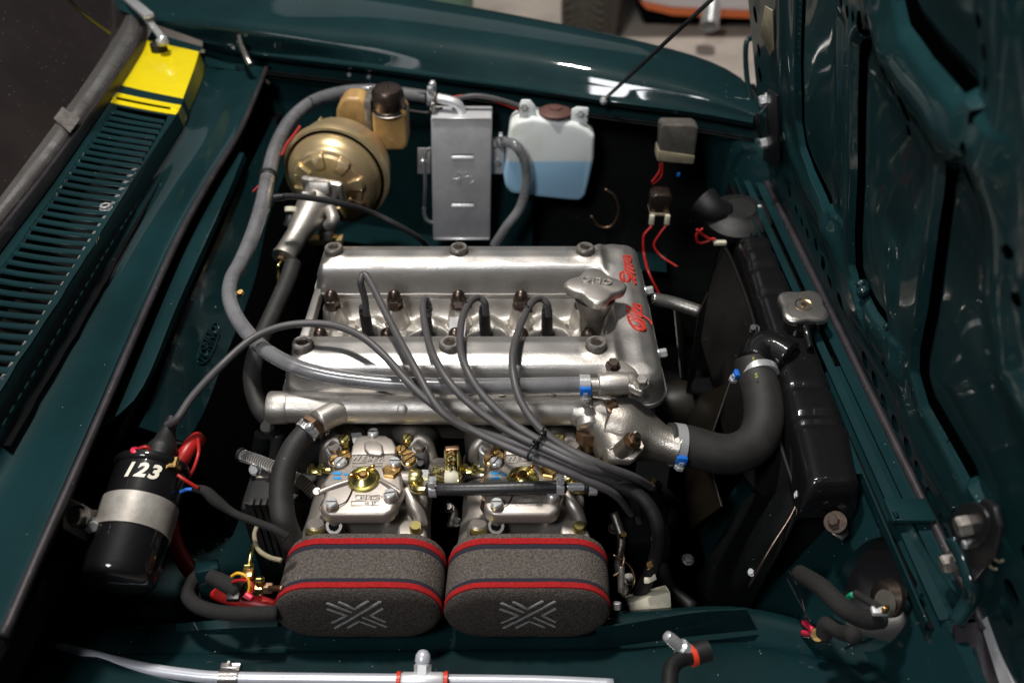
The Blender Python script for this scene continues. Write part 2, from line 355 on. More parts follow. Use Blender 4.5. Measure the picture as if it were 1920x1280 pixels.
def text_obj(name, s, origin, xdir, ydir, size, m, parent=None, ext=.0006, bev=0.0, shear=0, spacing=1.0, bold=0):
    cu = bpy.data.curves.new(name, 'FONT'); cu.body = s; cu.size = size; cu.extrude = ext; cu.bevel_depth = bev
    cu.align_x = 'CENTER'; cu.align_y = 'CENTER'; cu.shear = shear; cu.space_character = spacing; cu.offset = bold; cu.resolution_u = 3
    t = bpy.data.objects.new(name, cu); COL.objects.link(t); dg = bpy.context.evaluated_depsgraph_get()
    me = bpy.data.meshes.new_from_object(t.evaluated_get(dg)); bm = bmesh.new(); bm.from_mesh(me)
    bpy.data.objects.remove(t); bpy.data.meshes.remove(me)
    x = V(xdir).normalized(); z = x.cross(V(ydir)).normalized(); y = z.cross(x); o = V(origin)
    for v in bm.verts: v.co = o+x*v.co.x+y*v.co.y+z*v.co.z
    return obj(name, bm, m, parent, 30)
import numpy as np
def gridsurf(name, u0, u1, v0, v1, step, H, Fn, mapf, m, parent=None, skirt=None, ang=50):
    nu = int(round((u1-u0)/step))+1; nv = int(round((v1-v0)/step))+1
    U, W = np.meshgrid(np.linspace(u0, u1, nu), np.linspace(v0, v1, nv), indexing='ij')
    U = U.copy(); W = W.copy()
    if Fn:
        e = step*.25; f = Fn(U, W); gu = (Fn(U+e, W)-Fn(U-e, W))/(2*e); gv = (Fn(U, W+e)-Fn(U, W-e))/(2*e)
        g2 = np.maximum(gu*gu+gv*gv, .05); k = np.abs(f) < .62*step
        U[k] -= (f*gu/g2)[k]; W[k] -= (f*gv/g2)[k]; f[k] = 0; keep = f >= 0
    else: keep = np.ones(U.shape, bool)
    Z = H(U, W); bm = bmesh.new(); vs = {}
    def vert(i, j):
        if (i, j) not in vs: vs[(i, j)] = bm.verts.new(mapf(float(U[i, j]), float(W[i, j]), float(Z[i, j])))
        return vs[(i, j)]
    for i in range(nu-1):
        for j in range(nv-1):
            q = [c for c in ((i, j), (i+1, j), (i+1, j+1), (i, j+1)) if keep[c]]
            if len(q) >= 3: bm.faces.new([vert(*c) for c in q])
    if skirt:                                   # turn open edges back into the sheet so that they show thickness
        be = [e for e in bm.edges if len(e.link_faces) == 1]
        r = bmesh.ops.extrude_edge_only(bm, edges=be)
        for v in [g for g in r["geom"] if isinstance(g, bmesh.types.BMVert)]: v.co += V(skirt)
    bmesh.ops.recalc_face_normals(bm, faces=bm.faces[:])
    return obj(name, bm, m, parent, ang)
def pdist(U, W, pts):
    d = np.full(U.shape, 9.0)
    for (ax, ay), (bx, by) in zip(pts, pts[1:]):
        dx, dy = bx-ax, by-ay; t = np.clip(((U-ax)*dx+(W-ay)*dy)/(dx*dx+dy*dy+1e-12), 0, 1)
        d = np.minimum(d, np.hypot(U-ax-t*dx, W-ay-t*dy))
    return d
def smin(a, b, k):
    h = np.clip(.5+.5*(b-a)/k, 0, 1); return b*(1-h)+a*h-k*h*(1-h)
def rrect(U, W, cx, cy, hx, hy, r):
    qx = np.abs(U-cx)-hx+r; qy = np.abs(W-cy)-hy+r
    return np.hypot(np.maximum(qx, 0), np.maximum(qy, 0))+np.minimum(np.maximum(qx, qy), 0)-r

# ================================================================== the garage floor
bm = bmesh.new(); bm.faces.new([bm.verts.new(p) for p in ((-14, -6, -.85), (14, -6, -.85), (14, 22, -.85), (-14, 22, -.85))])
tag(obj("floor", bm, FLOOR), kind="structure")

# ================================================================== the green car
car = thing("classic_car", "dark green classic car filling the frame, its front-hinged bonnet raised over an open engine bay", "car", (-.3, .1, -.85))
L3 = [(380, 78, .06), (440, 88, .055), (500, 97, .05), (700, 121, .05), (850, 142, .05), (1000, 162, .05), (1150, 184, .048), (1300, 204, .045), (1412, 224, .04)]
def shf(l, dx, dy, z): return PL([(a+dx, b+dy, z) for a, b, *_ in l])
crest = [(60, -110, .13), (300, -70, .13), (600, -28, .13), (880, 16, .12), (1100, 58, .11), (1240, 90, .10), (1330, 117, .09), (1392, 150, .07), (1436, 205, .05)]
loft("far_fender", [[p+V((0, .16, -.14)) for p in PL(crest)], [p+V((0, .07, -.035)) for p in PL(crest)], PL(crest),
     PL([(200, 5, .11), (420, 30, .11), (640, 50, .105), (900, 82, .10), (1100, 116, .093), (1240, 146, .082), (1345, 178, .068), (1420, 212, .05)]), PL(L3)], GREEN, car, 60, 6)
loft("fender_lip", [PL(L3), shf(L3, 0, 7, .046), shf(L3, 0, 13, .034), shf(L3, 0, 15, .02)], GREEN, car, 60, 3)
ch0 = [(a+2, b+17, .018) for a, b, *_ in L3[1:]]
loft("drain_channel", [shf(ch0, 0, 0, .02), shf(ch0, 0, 16, .01), shf(ch0, 0, 20, .016)], GREEN, car, 50, 1)
for k, dy in enumerate((0, 5)):
    tube("channel_seal", shf(ch0, 0, 20+dy, .017), .0016, UNDER, car, 8, 3)
wall0 = [p+V((0, -.004, -.004)) for p in shf(ch0, 0, 26, .014)]
wb = [max(0, (i-4)/8)*.16 for i in range(60)]
def wsh(l, dy, dz): return [p+V((0, dy+wb[i], dz)) for i, p in enumerate(l)]
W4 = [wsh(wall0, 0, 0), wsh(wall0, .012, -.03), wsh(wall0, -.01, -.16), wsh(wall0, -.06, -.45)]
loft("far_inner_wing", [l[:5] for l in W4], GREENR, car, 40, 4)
loft("shade_black_wing", [[p+V((0, .05*(k > 0), -.004*k)) for p in l[4:]] for k, l in enumerate(W4)], UNDER, car, 40, 4)  # front part of the wing blackened in place of the shade there
loft("corner_gusset", [[PY(x, y, Y) for x, y, Y in q] for q in ([(1318, 246, .60), (1322, 300, .60), (1330, 380, .60)], [(1372, 250, .54), (1380, 300, .53), (1385, 380, .52)], [(1432, 262, .52), (1440, 300, .50), (1450, 400, .48)])], GREEN, car, 16, 4)
# pale printed stickers and clips under the far edge
for poly in ([(812, 156), (872, 158), (876, 166), (816, 164)], [(876, 150), (906, 152), (904, 164), (874, 160)]):
    p0 = PL([(poly[0][0], poly[0][1], .03)])[0]
for x, y in ((655, 142), (692, 146), (1262, 232)):
    cyl("fender_bolt", P(x, y, .014), (0, -.6, 1), .0045, .004, BRIGHT, car, 6)
# bay floor, darkness below
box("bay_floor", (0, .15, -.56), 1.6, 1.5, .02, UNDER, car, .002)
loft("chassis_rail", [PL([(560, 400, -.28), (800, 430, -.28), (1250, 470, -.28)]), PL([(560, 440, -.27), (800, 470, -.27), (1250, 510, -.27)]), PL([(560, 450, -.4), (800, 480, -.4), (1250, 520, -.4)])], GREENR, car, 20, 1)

# ---- windscreen side
Gl = [(262, -60), (243, -12), (236, 30), (205, 85), (150, 168), (75, 270), (0, 370), (-130, 540)]
Tl = [(292, -60), (268, -15), (262, 55), (232, 112), (180, 190), (95, 305), (0, 425), (-140, 610)]
Sl = [(305, -60), (280, 0), (276, 70), (252, 120), (205, 190), (100, 340), (0, 472), (-150, 680)]
screen = thing("windscreen", "dark dusty windscreen with a tarnished metal trim strip, left of the yellow-banded vent panel", "windscreen", P(0, 300, .1))
loft("glass", [[p+V((-.5, -.02, .52)) for p in PL(Gl, .093)], [p+V((-.25, -.01, .27)) for p in PL(Gl, .093)], PL(Gl, .093)], GLASS, screen, 40, 3, .004)
loft("trim_strip", [PL(Gl, .095), [a.lerp(b, .35)+V((0, 0, .002)) for a, b in zip(PL(Gl, .098), PL(Tl, .094))], [a.lerp(b, .8)+V((0, 0, .0015)) for a, b in zip(PL(Gl, .096), PL(Tl, .09))], PL(Tl, .086)], CHROME, screen, 60, 4)
ga, tb = resample(PL(Gl, .098), 60), resample(PL(Tl, .092), 60)
loft("trim_joint", [[g.lerp(t, f)+V((0, 0, .0065)) for g, t in zip(ga[37:40], tb[37:40])] for f in (-.04, .3, .7, 1.04)], STEEL, screen, 6, 3)
loft("rubber_seal", [PL(Tl, .087), [a.lerp(b, .5)+V((0, 0, .006)) for a, b in zip(PL(Tl, .086), PL(Sl, .078))], PL(Sl, .070)], SEAL, screen, 60, 4)
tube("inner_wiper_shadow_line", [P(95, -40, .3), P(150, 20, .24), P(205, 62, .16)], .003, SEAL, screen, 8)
# wiper arm on its spindle
wip = thing("wiper_arm", "silver windscreen wiper arm pivoting above the yellow band", "wiper", P(302, 98, .075))
cyl("spindle_collar", P(300, 97, .066), (0, 0, 1), .0155, .017, RUB, wip, 24)
cyl("spindle", P(306, 84, .083), (0, 0, 1), .0115, .010, BRIGHT, wip, 20)
lathe("dome_nut", [(0, .010), (.008, .0095), (.013, .006), (.015, .001)], P(306, 80, .092), (0, 0, 1), BRIGHT, wip, 20)
a0, a1 = P(304, 76, .095), P(268, 22, .108)
box("arm_head", (a0+a1)/2, (a1-a0).length, .013, .009, BRIGHT, wip, .003, a1-a0, (0, 0, 1))
b0, b1 = P(284, 48, .100), P(222, -30, .135)
box("arm", (b0+b1)/2, (b1-b0).length, .021, .009, BRIGHT, wip, .0025, b1-b0, (0, 0, 1))
cyl("pin", P(276, 40, .104), (1, -.2, .2), .0035, .016, STEEL, wip, 12)

# ---- vent panel (cowl)
LE = [(280, 68), (262, 98), (225, 162), (205, 192), (100, 342), (0, 474), (-60, 555), (-150, 682)]
RE = [(375, 95), (366, 122), (342, 187), (331, 212), (262, 316), (190, 420), (90, 578), (0, 724), (-60, 820), (-150, 960)]
Z0 = .066
cowl = thing("vent_panel", "dark green slotted scuttle panel with two yellow bands at its far end, beside the windscreen", "vent panel", P(180, 420, Z0))
def yy(t0, t1, n=8, z=Z0, bow=.0025):           # bands across the panel between two along-parameters
    A = resample(PL(LE, z), 200); B = resample(PL(RE, z), 200)
    out = []
    for t in (t0, t1):
        a = A[min(199, int(t*199))]; b = B[min(199, int(t*199))]
        out.append([a.lerp(b, i/n)+V((0, -sin(pi*i/n)*.006, sin(pi*i/n)*bow)) for i in range(n+1)])
    return out
def lineb(l, r, z=Z0, n=10, sag=6):             # a sagging cross line from pixel l to pixel r
    a, b = P(*l, z), P(*r, z); d = b-a
    return [a+d*(i/n)+V((0, -sin(pi*i/n)*.0045, sin(pi*i/n)*.0015)) for i in range(n+1)]
def band(name, l0, r0, l1, r1, m): return loft(name, [lineb(l0, r0), lineb(l1, r1)], m, cowl, 24, 4, .0016)
band("far_edge", (284, 60), (380, 88), (275, 75), (373, 97), GREEN)
band("yellow_band", (275, 75), (373, 97), (226, 160), (343, 185), YELLOW)
band("green_band", (226, 160), (343, 185), (217, 173), (338, 197), GREEN)
loft("yellow_stripe", [lineb((217, 173), (338, 197)), lineb((213.5, 180), (334.5, 203.5))], YELLOW, cowl, 24, 2, .0016)
loft("yellow_stripe", [lineb((210.5, 185), (332.5, 208)), lineb((206, 192), (330, 215))], YELLOW, cowl, 24, 2, .0016)
loft("stripe_end", [lineb((214, 179), (211, 186), n=2), lineb((221, 180.5), (218, 187.5), n=2)], YELLOW, cowl, 4, 1, .0016)
loft("stripe_end", [lineb((322, 200), (320, 206), n=2), lineb((335, 203), (332.5, 209), n=2)], YELLOW, cowl, 4, 1, .0016)
# slots: pixel positions of their two ends
SR = [(316, 206), (311, 222), (306, 232), (301, 241), (295, 251), (289, 262), (283, 273), (277, 283), (270, 294), (264, 305), (257, 316), (250, 328), (243, 340), (236, 353), (228, 366), (220, 379), (212, 392), (204, 405), (195, 420),
      (186, 434), (178, 449), (170, 464), (158, 480), (148, 497), (138, 512), (127, 529), (116, 547), (106, 565), (92, 584), (80, 602), (68, 621), (55, 641), (41, 661), (27, 680), (14, 704), (0, 726), (-16, 750), (-32, 776)]
SL = [(222, 188), (215, 202), (206, 213), (199, 224), (193, 235), (186, 245), (178, 256), (171, 266), (164, 277), (156, 288), (148, 299), (139, 312), (132, 324), (123, 336), (114, 349), (106, 363), (96, 376), (85, 390), (75, 403),
      (64, 418), (54, 432), (44, 449), (32, 464), (20, 480), (8, 496), (-5, 513), (-18, 531), (-31, 549), (-45, 567), (-58, 586), (-71, 604), (-85, 624), (-99, 643), (-113, 662), (-127, 684), (-141, 704), (-156, 726), (-172, 750)]
mid = [lineb(l, r, Z0) for l, r in zip(SL, SR)]
def slat(A, B, w0, w1, hump=.0022):             # material between slot A and slot B, edges rolled down
    rows = []
    for f, dz in ((w0, -.0025), (w0+.05, -.0006), (w0+.18, hump*.6), (.5, hump*.4), (w1-.14, 0), (w1-.03, -.001), (w1, -.003)):
        rows.append([a.lerp(b, f)+V((0, 0, dz)) for a, b in zip(A, B)])
    return rows
for i in range(1, len(mid)-1):
    loft("slat", slat(mid[i], mid[i+1], .26, .73), GREEN, cowl, 16, 1, .0012, 60)
loft("slat", [lineb((206.5, 193), (322, 215)), lineb((206.5, 196), (316, 217))], GREEN, cowl, 16, 1, .0012, 60)
rb = [p[-1] for p in mid]; lb = [p[0] for p in mid]
loft("outer_border", [[p+V((-.0005, 0, -.004)) for p in rb], [p+V((.002, 0, 0)) for p in rb], PL([(333, 209), (262, 316), (190, 421), (90, 578), (0, 724), (-60, 820)], Z0)], GREEN, cowl, 60, 1, .0016)
loft("inner_border", [PL([(208, 189), (100, 342), (0, 474), (-60, 555), (-150, 682), (-190, 740)], Z0), [p+V((-.002, 0, 0)) for p in lb], [p+V((.0005, 0, -.004)) for p in lb]], GREEN, cowl, 60, 1, .0016)
loft("plenum", [[p+V((-.02, 0, -.05)) for p in lb], [a.lerp(b, .6)+V((0, 0, -.055)) for a, b in zip(lb, rb)], [p+V((.01, 0, -.045)) for p in rb]], UNDER, cowl, 40, 1, .001)
loft("daylight_strip", [[a.lerp(b, .66)+V((0, 0, -.028)) for a, b in zip(lb[8:], rb[8:])], [a.lerp(b, .86)+V((0, 0, -.018)) for a, b in zip(lb[8:], rb[8:])]], BRIGHT, cowl, 40, 1, .001)  # pale strip in place of daylight on the surface under the slots
# turned-down outer face of the panel
def face(name, top, bot, m): return loft(name, [PL(top, Z0), PL([(a, b) for a, b in bot], .031)], m, cowl, 24, 1, .0016)
face("yellow_band", [(373, 97), (366, 122), (343, 185)], [(384, 122), (378, 152), (354, 210)], YELLOW)
face("green_band", [(343, 185), (338, 197)], [(354, 210), (350, 218)], GREEN)
face("yellow_stripe", [(338, 197), (331, 212)], [(350, 218), (343, 237)], YELLOW)
face("outer_face", [(331, 212), (262, 316), (190, 420), (90, 578), (0, 724), (-60, 820)], [(343, 237), (275, 348), (204, 458), (104, 624), (0, 795), (-60, 900)], GREEN)
sockethead("screw", P(199, 390, Z0+.002), (0, 0, 1), .0072, .005, BRIGHT, cowl)

# ---- shelf between vent panel and engine bay rim
R0 = [(384, 122, .028), (378, 152, .028), (354, 210, .028), (343, 237, .028), (275, 348, .028), (204, 458, .028), (104, 624, .028), (0, 795, .028), (-80, 930, .028)]
R1 = [(425, 100, .012), (418, 150, .012), (398, 235, .012), (330, 345, .010), (262, 455, .010), (160, 640, .010), (60, 815, .008), (-40, 985, .008), (-90, 1070, .008)]
R2 = [(496, 125, .018), (470, 190, .018), (440, 255, .018), (390, 335, .018), (332, 438, .018), (262, 590, .018), (192, 750, .018), (134, 880, .018), (66, 1030, .018), (-4, 1190, .018)]
loft("scuttle_shelf", [PL(R0), PL(R1), PL([(a-14, b, z+.002) for a, b, z in R2]), PL(R2)], GREEN, car, 60, 5)
loft("shelf_far_end", [PL([(384, 78, .06), (440, 88, .056), (500, 98, .05)]), PL([(384, 92, .03), (440, 100, .026), (496, 114, .022)]), PL([(384, 124, .028), (430, 130, .014), (486, 140, .02)])], GREEN, car, 20, 3)
tube("rim_seal", [p+V((.005, 0, 0)) for p in PL(R2)], .0045, SEAL, car, 10, 8)
loft("firewall_step", [PL(R2), [p+V((-.001, 0, -.02)) for p in PL(R2)], [p+V((-.03, 0, -.06)) for p in PL(R2)]], UNDER, car, 60, 2)
# folded ledge strip
loft("firewall_ledge", [PL([(438, 282), (410, 335), (375, 405), (300, 560), (222, 745), (190, 795)], -.004), PL([(455, 287), (432, 345), (398, 420), (330, 570), (262, 728), (192, 796)], -.002)], GREEN, car, 30, 1, .002)
loft("ledge_lip", [PL([(455, 287), (432, 345), (398, 420), (330, 570), (262, 728), (192, 796)], -.002), PL([(461, 296), (440, 350), (405, 425), (338, 575), (266, 735), (194, 799)], -.016)], GREEN, car, 30, 1, .002)
FA, FB, FC = P(440, 370, -.035), P(292, 735, -.035), P(415, 690, -.095)
n1 = (FB-FA).cross(FC-FA).normalized()
if n1.z < 0: n1 = -n1
def onfw(px, py, off=0): return PP(px, py, FA+n1*off, n1)
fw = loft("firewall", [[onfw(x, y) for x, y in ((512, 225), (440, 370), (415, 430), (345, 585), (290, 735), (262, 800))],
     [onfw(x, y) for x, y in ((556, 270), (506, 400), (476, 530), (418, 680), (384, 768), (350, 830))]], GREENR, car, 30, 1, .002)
loft("firewall_foot", [[onfw(x, y) for x, y in ((556, 270), (506, 400), (476, 530), (418, 680), (384, 768), (350, 830))], [onfw(x, y)+V((.03, 0, -.3)) for x, y in ((556, 270), (506, 400), (476, 530), (418, 680), (384, 768), (350, 830))]], UNDER, car, 30, 1, .002)
# rounded stamp with raised lettering
ring = [onfw(x, y, .001) for x, y in ((405, 606), (410, 618), (406, 640), (396, 664), (386, 678), (376, 682), (370, 674), (374, 655), (384, 630), (394, 611))]
tube("stamp_frame", ring, .0013, GREENR, car, 6, 4, True, True)
xd = (onfw(403, 616)-onfw(378, 678)).normalized()
text_obj("stamped_lettering", "TORINO", onfw(390, 646, .001), xd, n1.cross(xd), .020, GREENR, car, .0014, .0004)
# bonnet stop and hinge at the far left corner
tube("bonnet_stop", [P(448, 68, .08), P(452, 84, .072), P(462, 108, .06), P(470, 122, .05)], (.004, .0065), CHROME, car, 10)
cyl("drain_stub", P(495, 150, .01), (.7, -.7, -.2), .0045, .02, RUB, car)

# ---- near edge of the bay
N1 = [(-60, 1215, -.15), (60, 1195, -.17), (230, 1178, -.19), (420, 1166, -.205), (560, 1156, -.21), (900, 1150, -.21), (1150, 1150, -.21), (1380, 1140, -.20), (1560, 1180, -.18), (1700, 1215, -.15), (1820, 1270, -.12)]
N2 = [(a, b+26, z+.002) for a, b, z in N1]
N3 = [(-60, 1262, -.15), (60, 1235, -.165), (230, 1225, -.185), (420, 1222, -.20), (560, 1218, -.205), (900, 1215, -.205), (1150, 1212, -.205), (1380, 1205, -.195), (1560, 1235, -.175), (1700, 1262, -.15), (1820, 1310, -.12)]
N4 = [(a, b+95, z+.015) for a, b, z in N3]
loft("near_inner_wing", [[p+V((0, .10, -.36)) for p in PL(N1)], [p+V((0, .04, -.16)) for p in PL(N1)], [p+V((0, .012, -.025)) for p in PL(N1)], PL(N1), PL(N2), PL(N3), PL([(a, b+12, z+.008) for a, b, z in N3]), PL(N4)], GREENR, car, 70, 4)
loft("wing_flange", [PL([(1118, 1178, -.165), (1180, 1168, -.16), (1300, 1148, -.155), (1400, 1142, -.15)]), PL([(1120, 1216, -.20), (1180, 1208, -.195), (1300, 1192, -.19), (1420, 1180, -.185)])], GREENR, car, 20, 1, .002)
loft("wing_flange", [PL([(330, 1170, -.185), (420, 1161, -.19), (520, 1158, -.195)]), PL([(330, 1184, -.195), (420, 1178, -.195), (520, 1174, -.20)])], GREEN, car, 20, 1, .002)
# left end wall, dark corner behind the coil and the rounded wheel arch
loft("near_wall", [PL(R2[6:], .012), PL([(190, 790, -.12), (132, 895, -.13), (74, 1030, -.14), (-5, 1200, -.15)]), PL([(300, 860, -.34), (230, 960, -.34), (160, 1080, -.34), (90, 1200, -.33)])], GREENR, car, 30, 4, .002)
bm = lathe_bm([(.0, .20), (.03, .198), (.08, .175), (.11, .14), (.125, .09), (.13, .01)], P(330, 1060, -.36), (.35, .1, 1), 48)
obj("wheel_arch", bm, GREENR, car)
tube("body_seam", [P(20, 1070, .006), P(60, 985, .010), P(78, 935, .012)], .0012, PALE, car, 6)
tube("body_seam", [P(-5, 1150, .003), P(12, 1100, .006)], .0013, PALE, car, 6)
# ---- front cross member: rails running to the far side
def rail(name, x0, x1, z0, z1, m=GREEN, y0=-.345, y1=.56): return loft(name, [[V((x0, y0, z0)), V((x0, y1, z0))], [V((x1, y0, z1)), V((x1, y1, z1))]], m, car, 3, 1, .002)
XF = .445
rail("cross_member", XF-.085, XF-.050, -.062, -.060, GREEN, -.16, -.10)
box("rail_base", (XF-.028, .30, -.13), .050, .50, .10, UNDER, car, .002)
rail("rail", XF-.050, XF-.049, -.060, -.072)
rail("rail", XF-.049, XF-.040, -.072, -.073, UNDER)
rail("rail", XF-.040, XF-.030, -.058, -.056)
rail("rail", XF-.030, XF-.022, -.072, -.072, UNDER)
rail("rail", XF-.022, XF-.008, -.055, -.054)
rail("cross_member_face", XF-.055, XF-.050, -.075, -.5, UNDER, -.06, .56)
tube("front_seal", [V((XF-.004, -.36, -.052)), V((XF-.004, .1, -.052)), V((XF-.004, .56, -.052))], .0055, SEAL, car, 10)
# near front corner panel with the lamp opening, facing the engine
FX = .43; U0, U1 = -.47, .02
hc = PP(1636, 1112, (.41, 0, -.06), (-1, 0, .35)); hy, hz = hc.y, hc.z
def Ff(U, W):
    hole = np.hypot((U-hy)/1.0, (W-hz)/1.15)-.056
    return np.minimum(hole, .35*(.022-U)+.0+ (W+.19)*.35+.09)
gridsurf("front_corner_panel", U0, U1, -.40, -.058, .005, lambda U, W: 0*U, Ff, lambda u, v, z: V((.41+(v+.06)*.35, u, v)), GREEN, car, (.012, 0, 0))
loft("lamp_bucket", [[V((.41+.35*(hz+r*1.15*sin(a)+.06)+dx, hy+r*cos(a), hz+r*1.15*sin(a))) for a in [i*2*pi/24 for i in range(25)]] for r, dx in ((.057, 0), (.055, .04), (.04, .07), (.01, .075))], BLACKP, car, 40, 1, .001)
loft("corner_bracket", [PL([(1655, 935, -.07), (1680, 1010, -.07), (1730, 1110, -.07), (1768, 1140, -.07)]), PL([(1690, 935, -.05), (1722, 1010, -.05), (1780, 1100, -.05), (1802, 1130, -.05)])], GREEN, car, 12, 1, .003)
loft("corner_bracket", [PL([(1722, 1112, -.075), (1766, 1136, -.075), (1790, 1240, -.09), (1770, 1320, -.10)]), PL([(1768, 1140, -.06), (1800, 1140, -.06), (1835, 1250, -.06), (1850, 1320, -.06)])], GREENR, car, 12, 1, .003)
box("bracket_tie", P(1705, 957, -.045), .045, .030, .006, GREEN, car, .0015)
for x, y in ((1680, 970), (1702, 1135), (1724, 1113)):
    cyl("bolt", PX(x, y, FX-.03), (-1, 0, .4), .006, .005, GREENR, car, 6)
# strut and bright flange under the hood's near corner
loft("hinge_strut", [PL([(1790, 1170, -.05), (1800, 1300, -.08)]), PL([(1838, 1165, -.05), (1880, 1300, -.08)])], SEAL, car, 8, 1, .006)
loft("lower_flange", [PL([(1838, 1165, -.05), (1880, 1300, -.07)]), PL([(1850, 1155, -.04), (1906, 1300, -.05)])], PLATE, car, 8, 1, .002)
box("slotted_tab", P(1612, 1205, -.13), .022, .002, .03, GREEN, car, .0005, (1, .2, 0), (0, -.3, 1))
box("tab_opening", P(1608, 1203, -.127)+V((0, -.0014, 0)), .010, .001, .011, UNDER, car, .0002, (1, .2, 0), (0, -.3, 1))

# dark voids behind the open seams
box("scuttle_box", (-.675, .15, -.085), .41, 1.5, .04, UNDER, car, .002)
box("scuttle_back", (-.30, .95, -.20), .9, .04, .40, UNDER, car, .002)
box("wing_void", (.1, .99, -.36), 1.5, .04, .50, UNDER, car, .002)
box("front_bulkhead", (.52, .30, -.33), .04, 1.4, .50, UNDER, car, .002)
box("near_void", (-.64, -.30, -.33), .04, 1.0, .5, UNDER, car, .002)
# ================================================================== hood, standing open on its front hinges
H0 = V((XF, 0, -.05)); HE = V((-.28, 0, 1)).normalized(); HN = V((-1, 0, -.28)).normalized()
hood = thing("open_bonnet", "raised dark green bonnet seen from inside, pressed ribs and rows of round holes", "bonnet", H0)
def hp(px, py):
    p = PP(px, py, H0, HN); return (p.y, (p-H0).dot(HE))
def hr(px, py, r): return r*dep(PP(px, py, H0, HN))/F
def hl(*pts): return [hp(*q) for q in pts]
holes = [(1480, 362, 9), (1492, 393, 9), (1503, 415, 9), (1514, 437, 10), (1530, 458, 12), (1545, 492, 14), (1558, 527, 13), (1578, 565, 18), (1622, 675, 18), (1640, 712, 18), (1657, 755, 18), (1678, 795, 19), (1702, 838, 20),
    (1722, 882, 20), (1746, 937, 25), (1765, 973, 11), (1776, 1000, 12), (1555, 455, 14), (1664, 690, 16),
    (1555, -5, 8), (1578, 5, 10), (1592, 22, 12), (1606, 30, 11), (1622, 42, 24), (1642, 75, 12), (1657, 105, 14), (1674, 131, 15), (1689, 160, 14), (1707, 200, 27), (1726, 217, 13), (1738, 228, 12), (1755, 248, 13), (1773, 268, 14),
    (1790, 293, 14), (1805, 303, 12), (1832, 330, 30), (1850, 392, 12), (1705, 245, 12), (1832, 40, 16), (1840, 100, 16), (1843, 160, 16), (1846, 215, 14), (1842, 272, 15),
    (1416, 28, 16), (1423, 95, 13), (1425, 140, 14), (1898, 1112, 28), (1888, 1145, 26), (1856, 1172, 16), (1925, 1040, 20), (1900, 470, 16), (1910, 560, 16)]
HC = [(*hp(x, y), hr(x, y, r)) for x, y, r in holes]
slits = [(hl((1500, -20), (1497, 120), (1499, 230), (1506, 275), (1522, 318), (1553, 380)), .0030),
    (hl((1617, 80), (1609, 95), (1607, 200), (1606, 330), (1600, 440), (1601, 500), (1608, 525)), .0038), (hl((1618, 548), (1640, 580), (1666, 612)), .0030),
    (hl((1785, 315), (1768, 325), (1763, 380), (1752, 480), (1738, 580), (1722, 660), (1722, 700), (1738, 755), (1775, 820), (1815, 890)), .0036),
    (hl((1692, -10), (1706, 40), (1750, 100), (1812, 166)), .0036)]
def HF(U, W):
    f = np.full(U.shape, 1.0)
    for a, b, r in HC: f = np.minimum(f, np.hypot(U-a, W-b)-r)
    for pl, r in slits: f = np.minimum(f, pdist(U, W, pl)-r)
    return f
ribs = [(hl((1638, -30), (1652, 40), (1668, 90), (1720, 165), (1790, 240), (1850, 300)), .030, .022),
    (hl((1468, -20), (1470, 120), (1474, 230), (1488, 290), (1515, 350), (1560, 430)), .022, .014),
    (hl((1580, 60), (1578, 150), (1575, 300), (1572, 420), (1590, 520)), .018, -.012),
    (hl((1560, 440), (1600, 560), (1690, 690), (1700, 745), (1730, 820), (1790, 920), (1850, 1000)), .026, .016),
    (hl((1665, 470), (1668, 560), (1690, 690)), .020, .012), (hl((1740, 300), (1700, 420), (1670, 480)), .03, -.010),
    (hl((1545, 500), (1600, 600), (1660, 700), (1740, 860), (1800, 960)), .014, .006),
    (hl((1885, -20), (1880, 300), (1875, 560), (1895, 700), (1950, 800)), .022, .016),
    (hl((1700, 1000), (1820, 1150), (1900, 1250)), .03, .01)]
def pside(U, W, pts):
    """signed side (+1/-1) of the nearest segment"""
    d = np.full(U.shape, 9.0); sg = np.ones(U.shape)
    for (ax, ay), (bx, by) in zip(pts, pts[1:]):
        dx, dy = bx-ax, by-ay; t = np.clip(((U-ax)*dx+(W-ay)*dy)/(dx*dx+dy*dy+1e-12), 0, 1)
        dd = np.hypot(U-ax-t*dx, W-ay-t*dy); c = (U-ax)*dy-(W-ay)*dx
        k = dd < d; d = np.where(k, dd, d); sg = np.where(k, np.sign(c), sg)
    return d, sg
def HH(U, W):
    h = 0*U
    for (pl, r), a in zip(slits, (.006, .010, .004, .010, .010)):
        d, s_ = pside(U, W, pl); h += a*.5*np.tanh(-s_*d/.004)*np.exp(-(d/.045)**2)*1.0
    for pl, wd, a in ribs: h += .42*a*np.exp(-(pdist(U, W, pl)/wd)**2)
    for pl, r in slits: h -= .006*np.exp(-(np.maximum(pdist(U, W, pl)-r, 0)/.006)**2)
    h += .0004*np.sin(U*31+1)*np.sin(W*23)
    return h
gridsurf("inner_skin", -.56, .532, .0, .78, .0026, HH, HF, lambda u, v, z: H0+V((0, u, 0))+HE*v+HN*z, GREENH, hood, None, 60)
def hq(u, v, z): return H0+V((0, u, 0))+HE*v+HN*z
loft("outer_skin", [[hq(-.64, v, -.035), hq(0, v, -.045), hq(.54, v, -.035)] for v in (-.01, .4, .80)], UNDER, hood, 20, 3, .001)
loft("side_flange", [[hq(.532, v, z) for v in (0, .3, .6, .78)] for z in (.0, -.035)], GREEN, hood, 20, 1, .0012)
loft("hinge_flange", [[hq(u, .0, 0) for u in (-.62, 0, .532)], [hq(u, -.006, -.012) for u in (-.62, 0, .532)], [hq(u, -.004, -.034) for u in (-.62, 0, .532)]], GREENH, hood, 20, 1, .0012)
tube("edge_seal", [hq(-.6, -.004, .004), hq(0, -.004, .004), hq(.5, -.004, .004)], .003, CHROME, hood, 8)
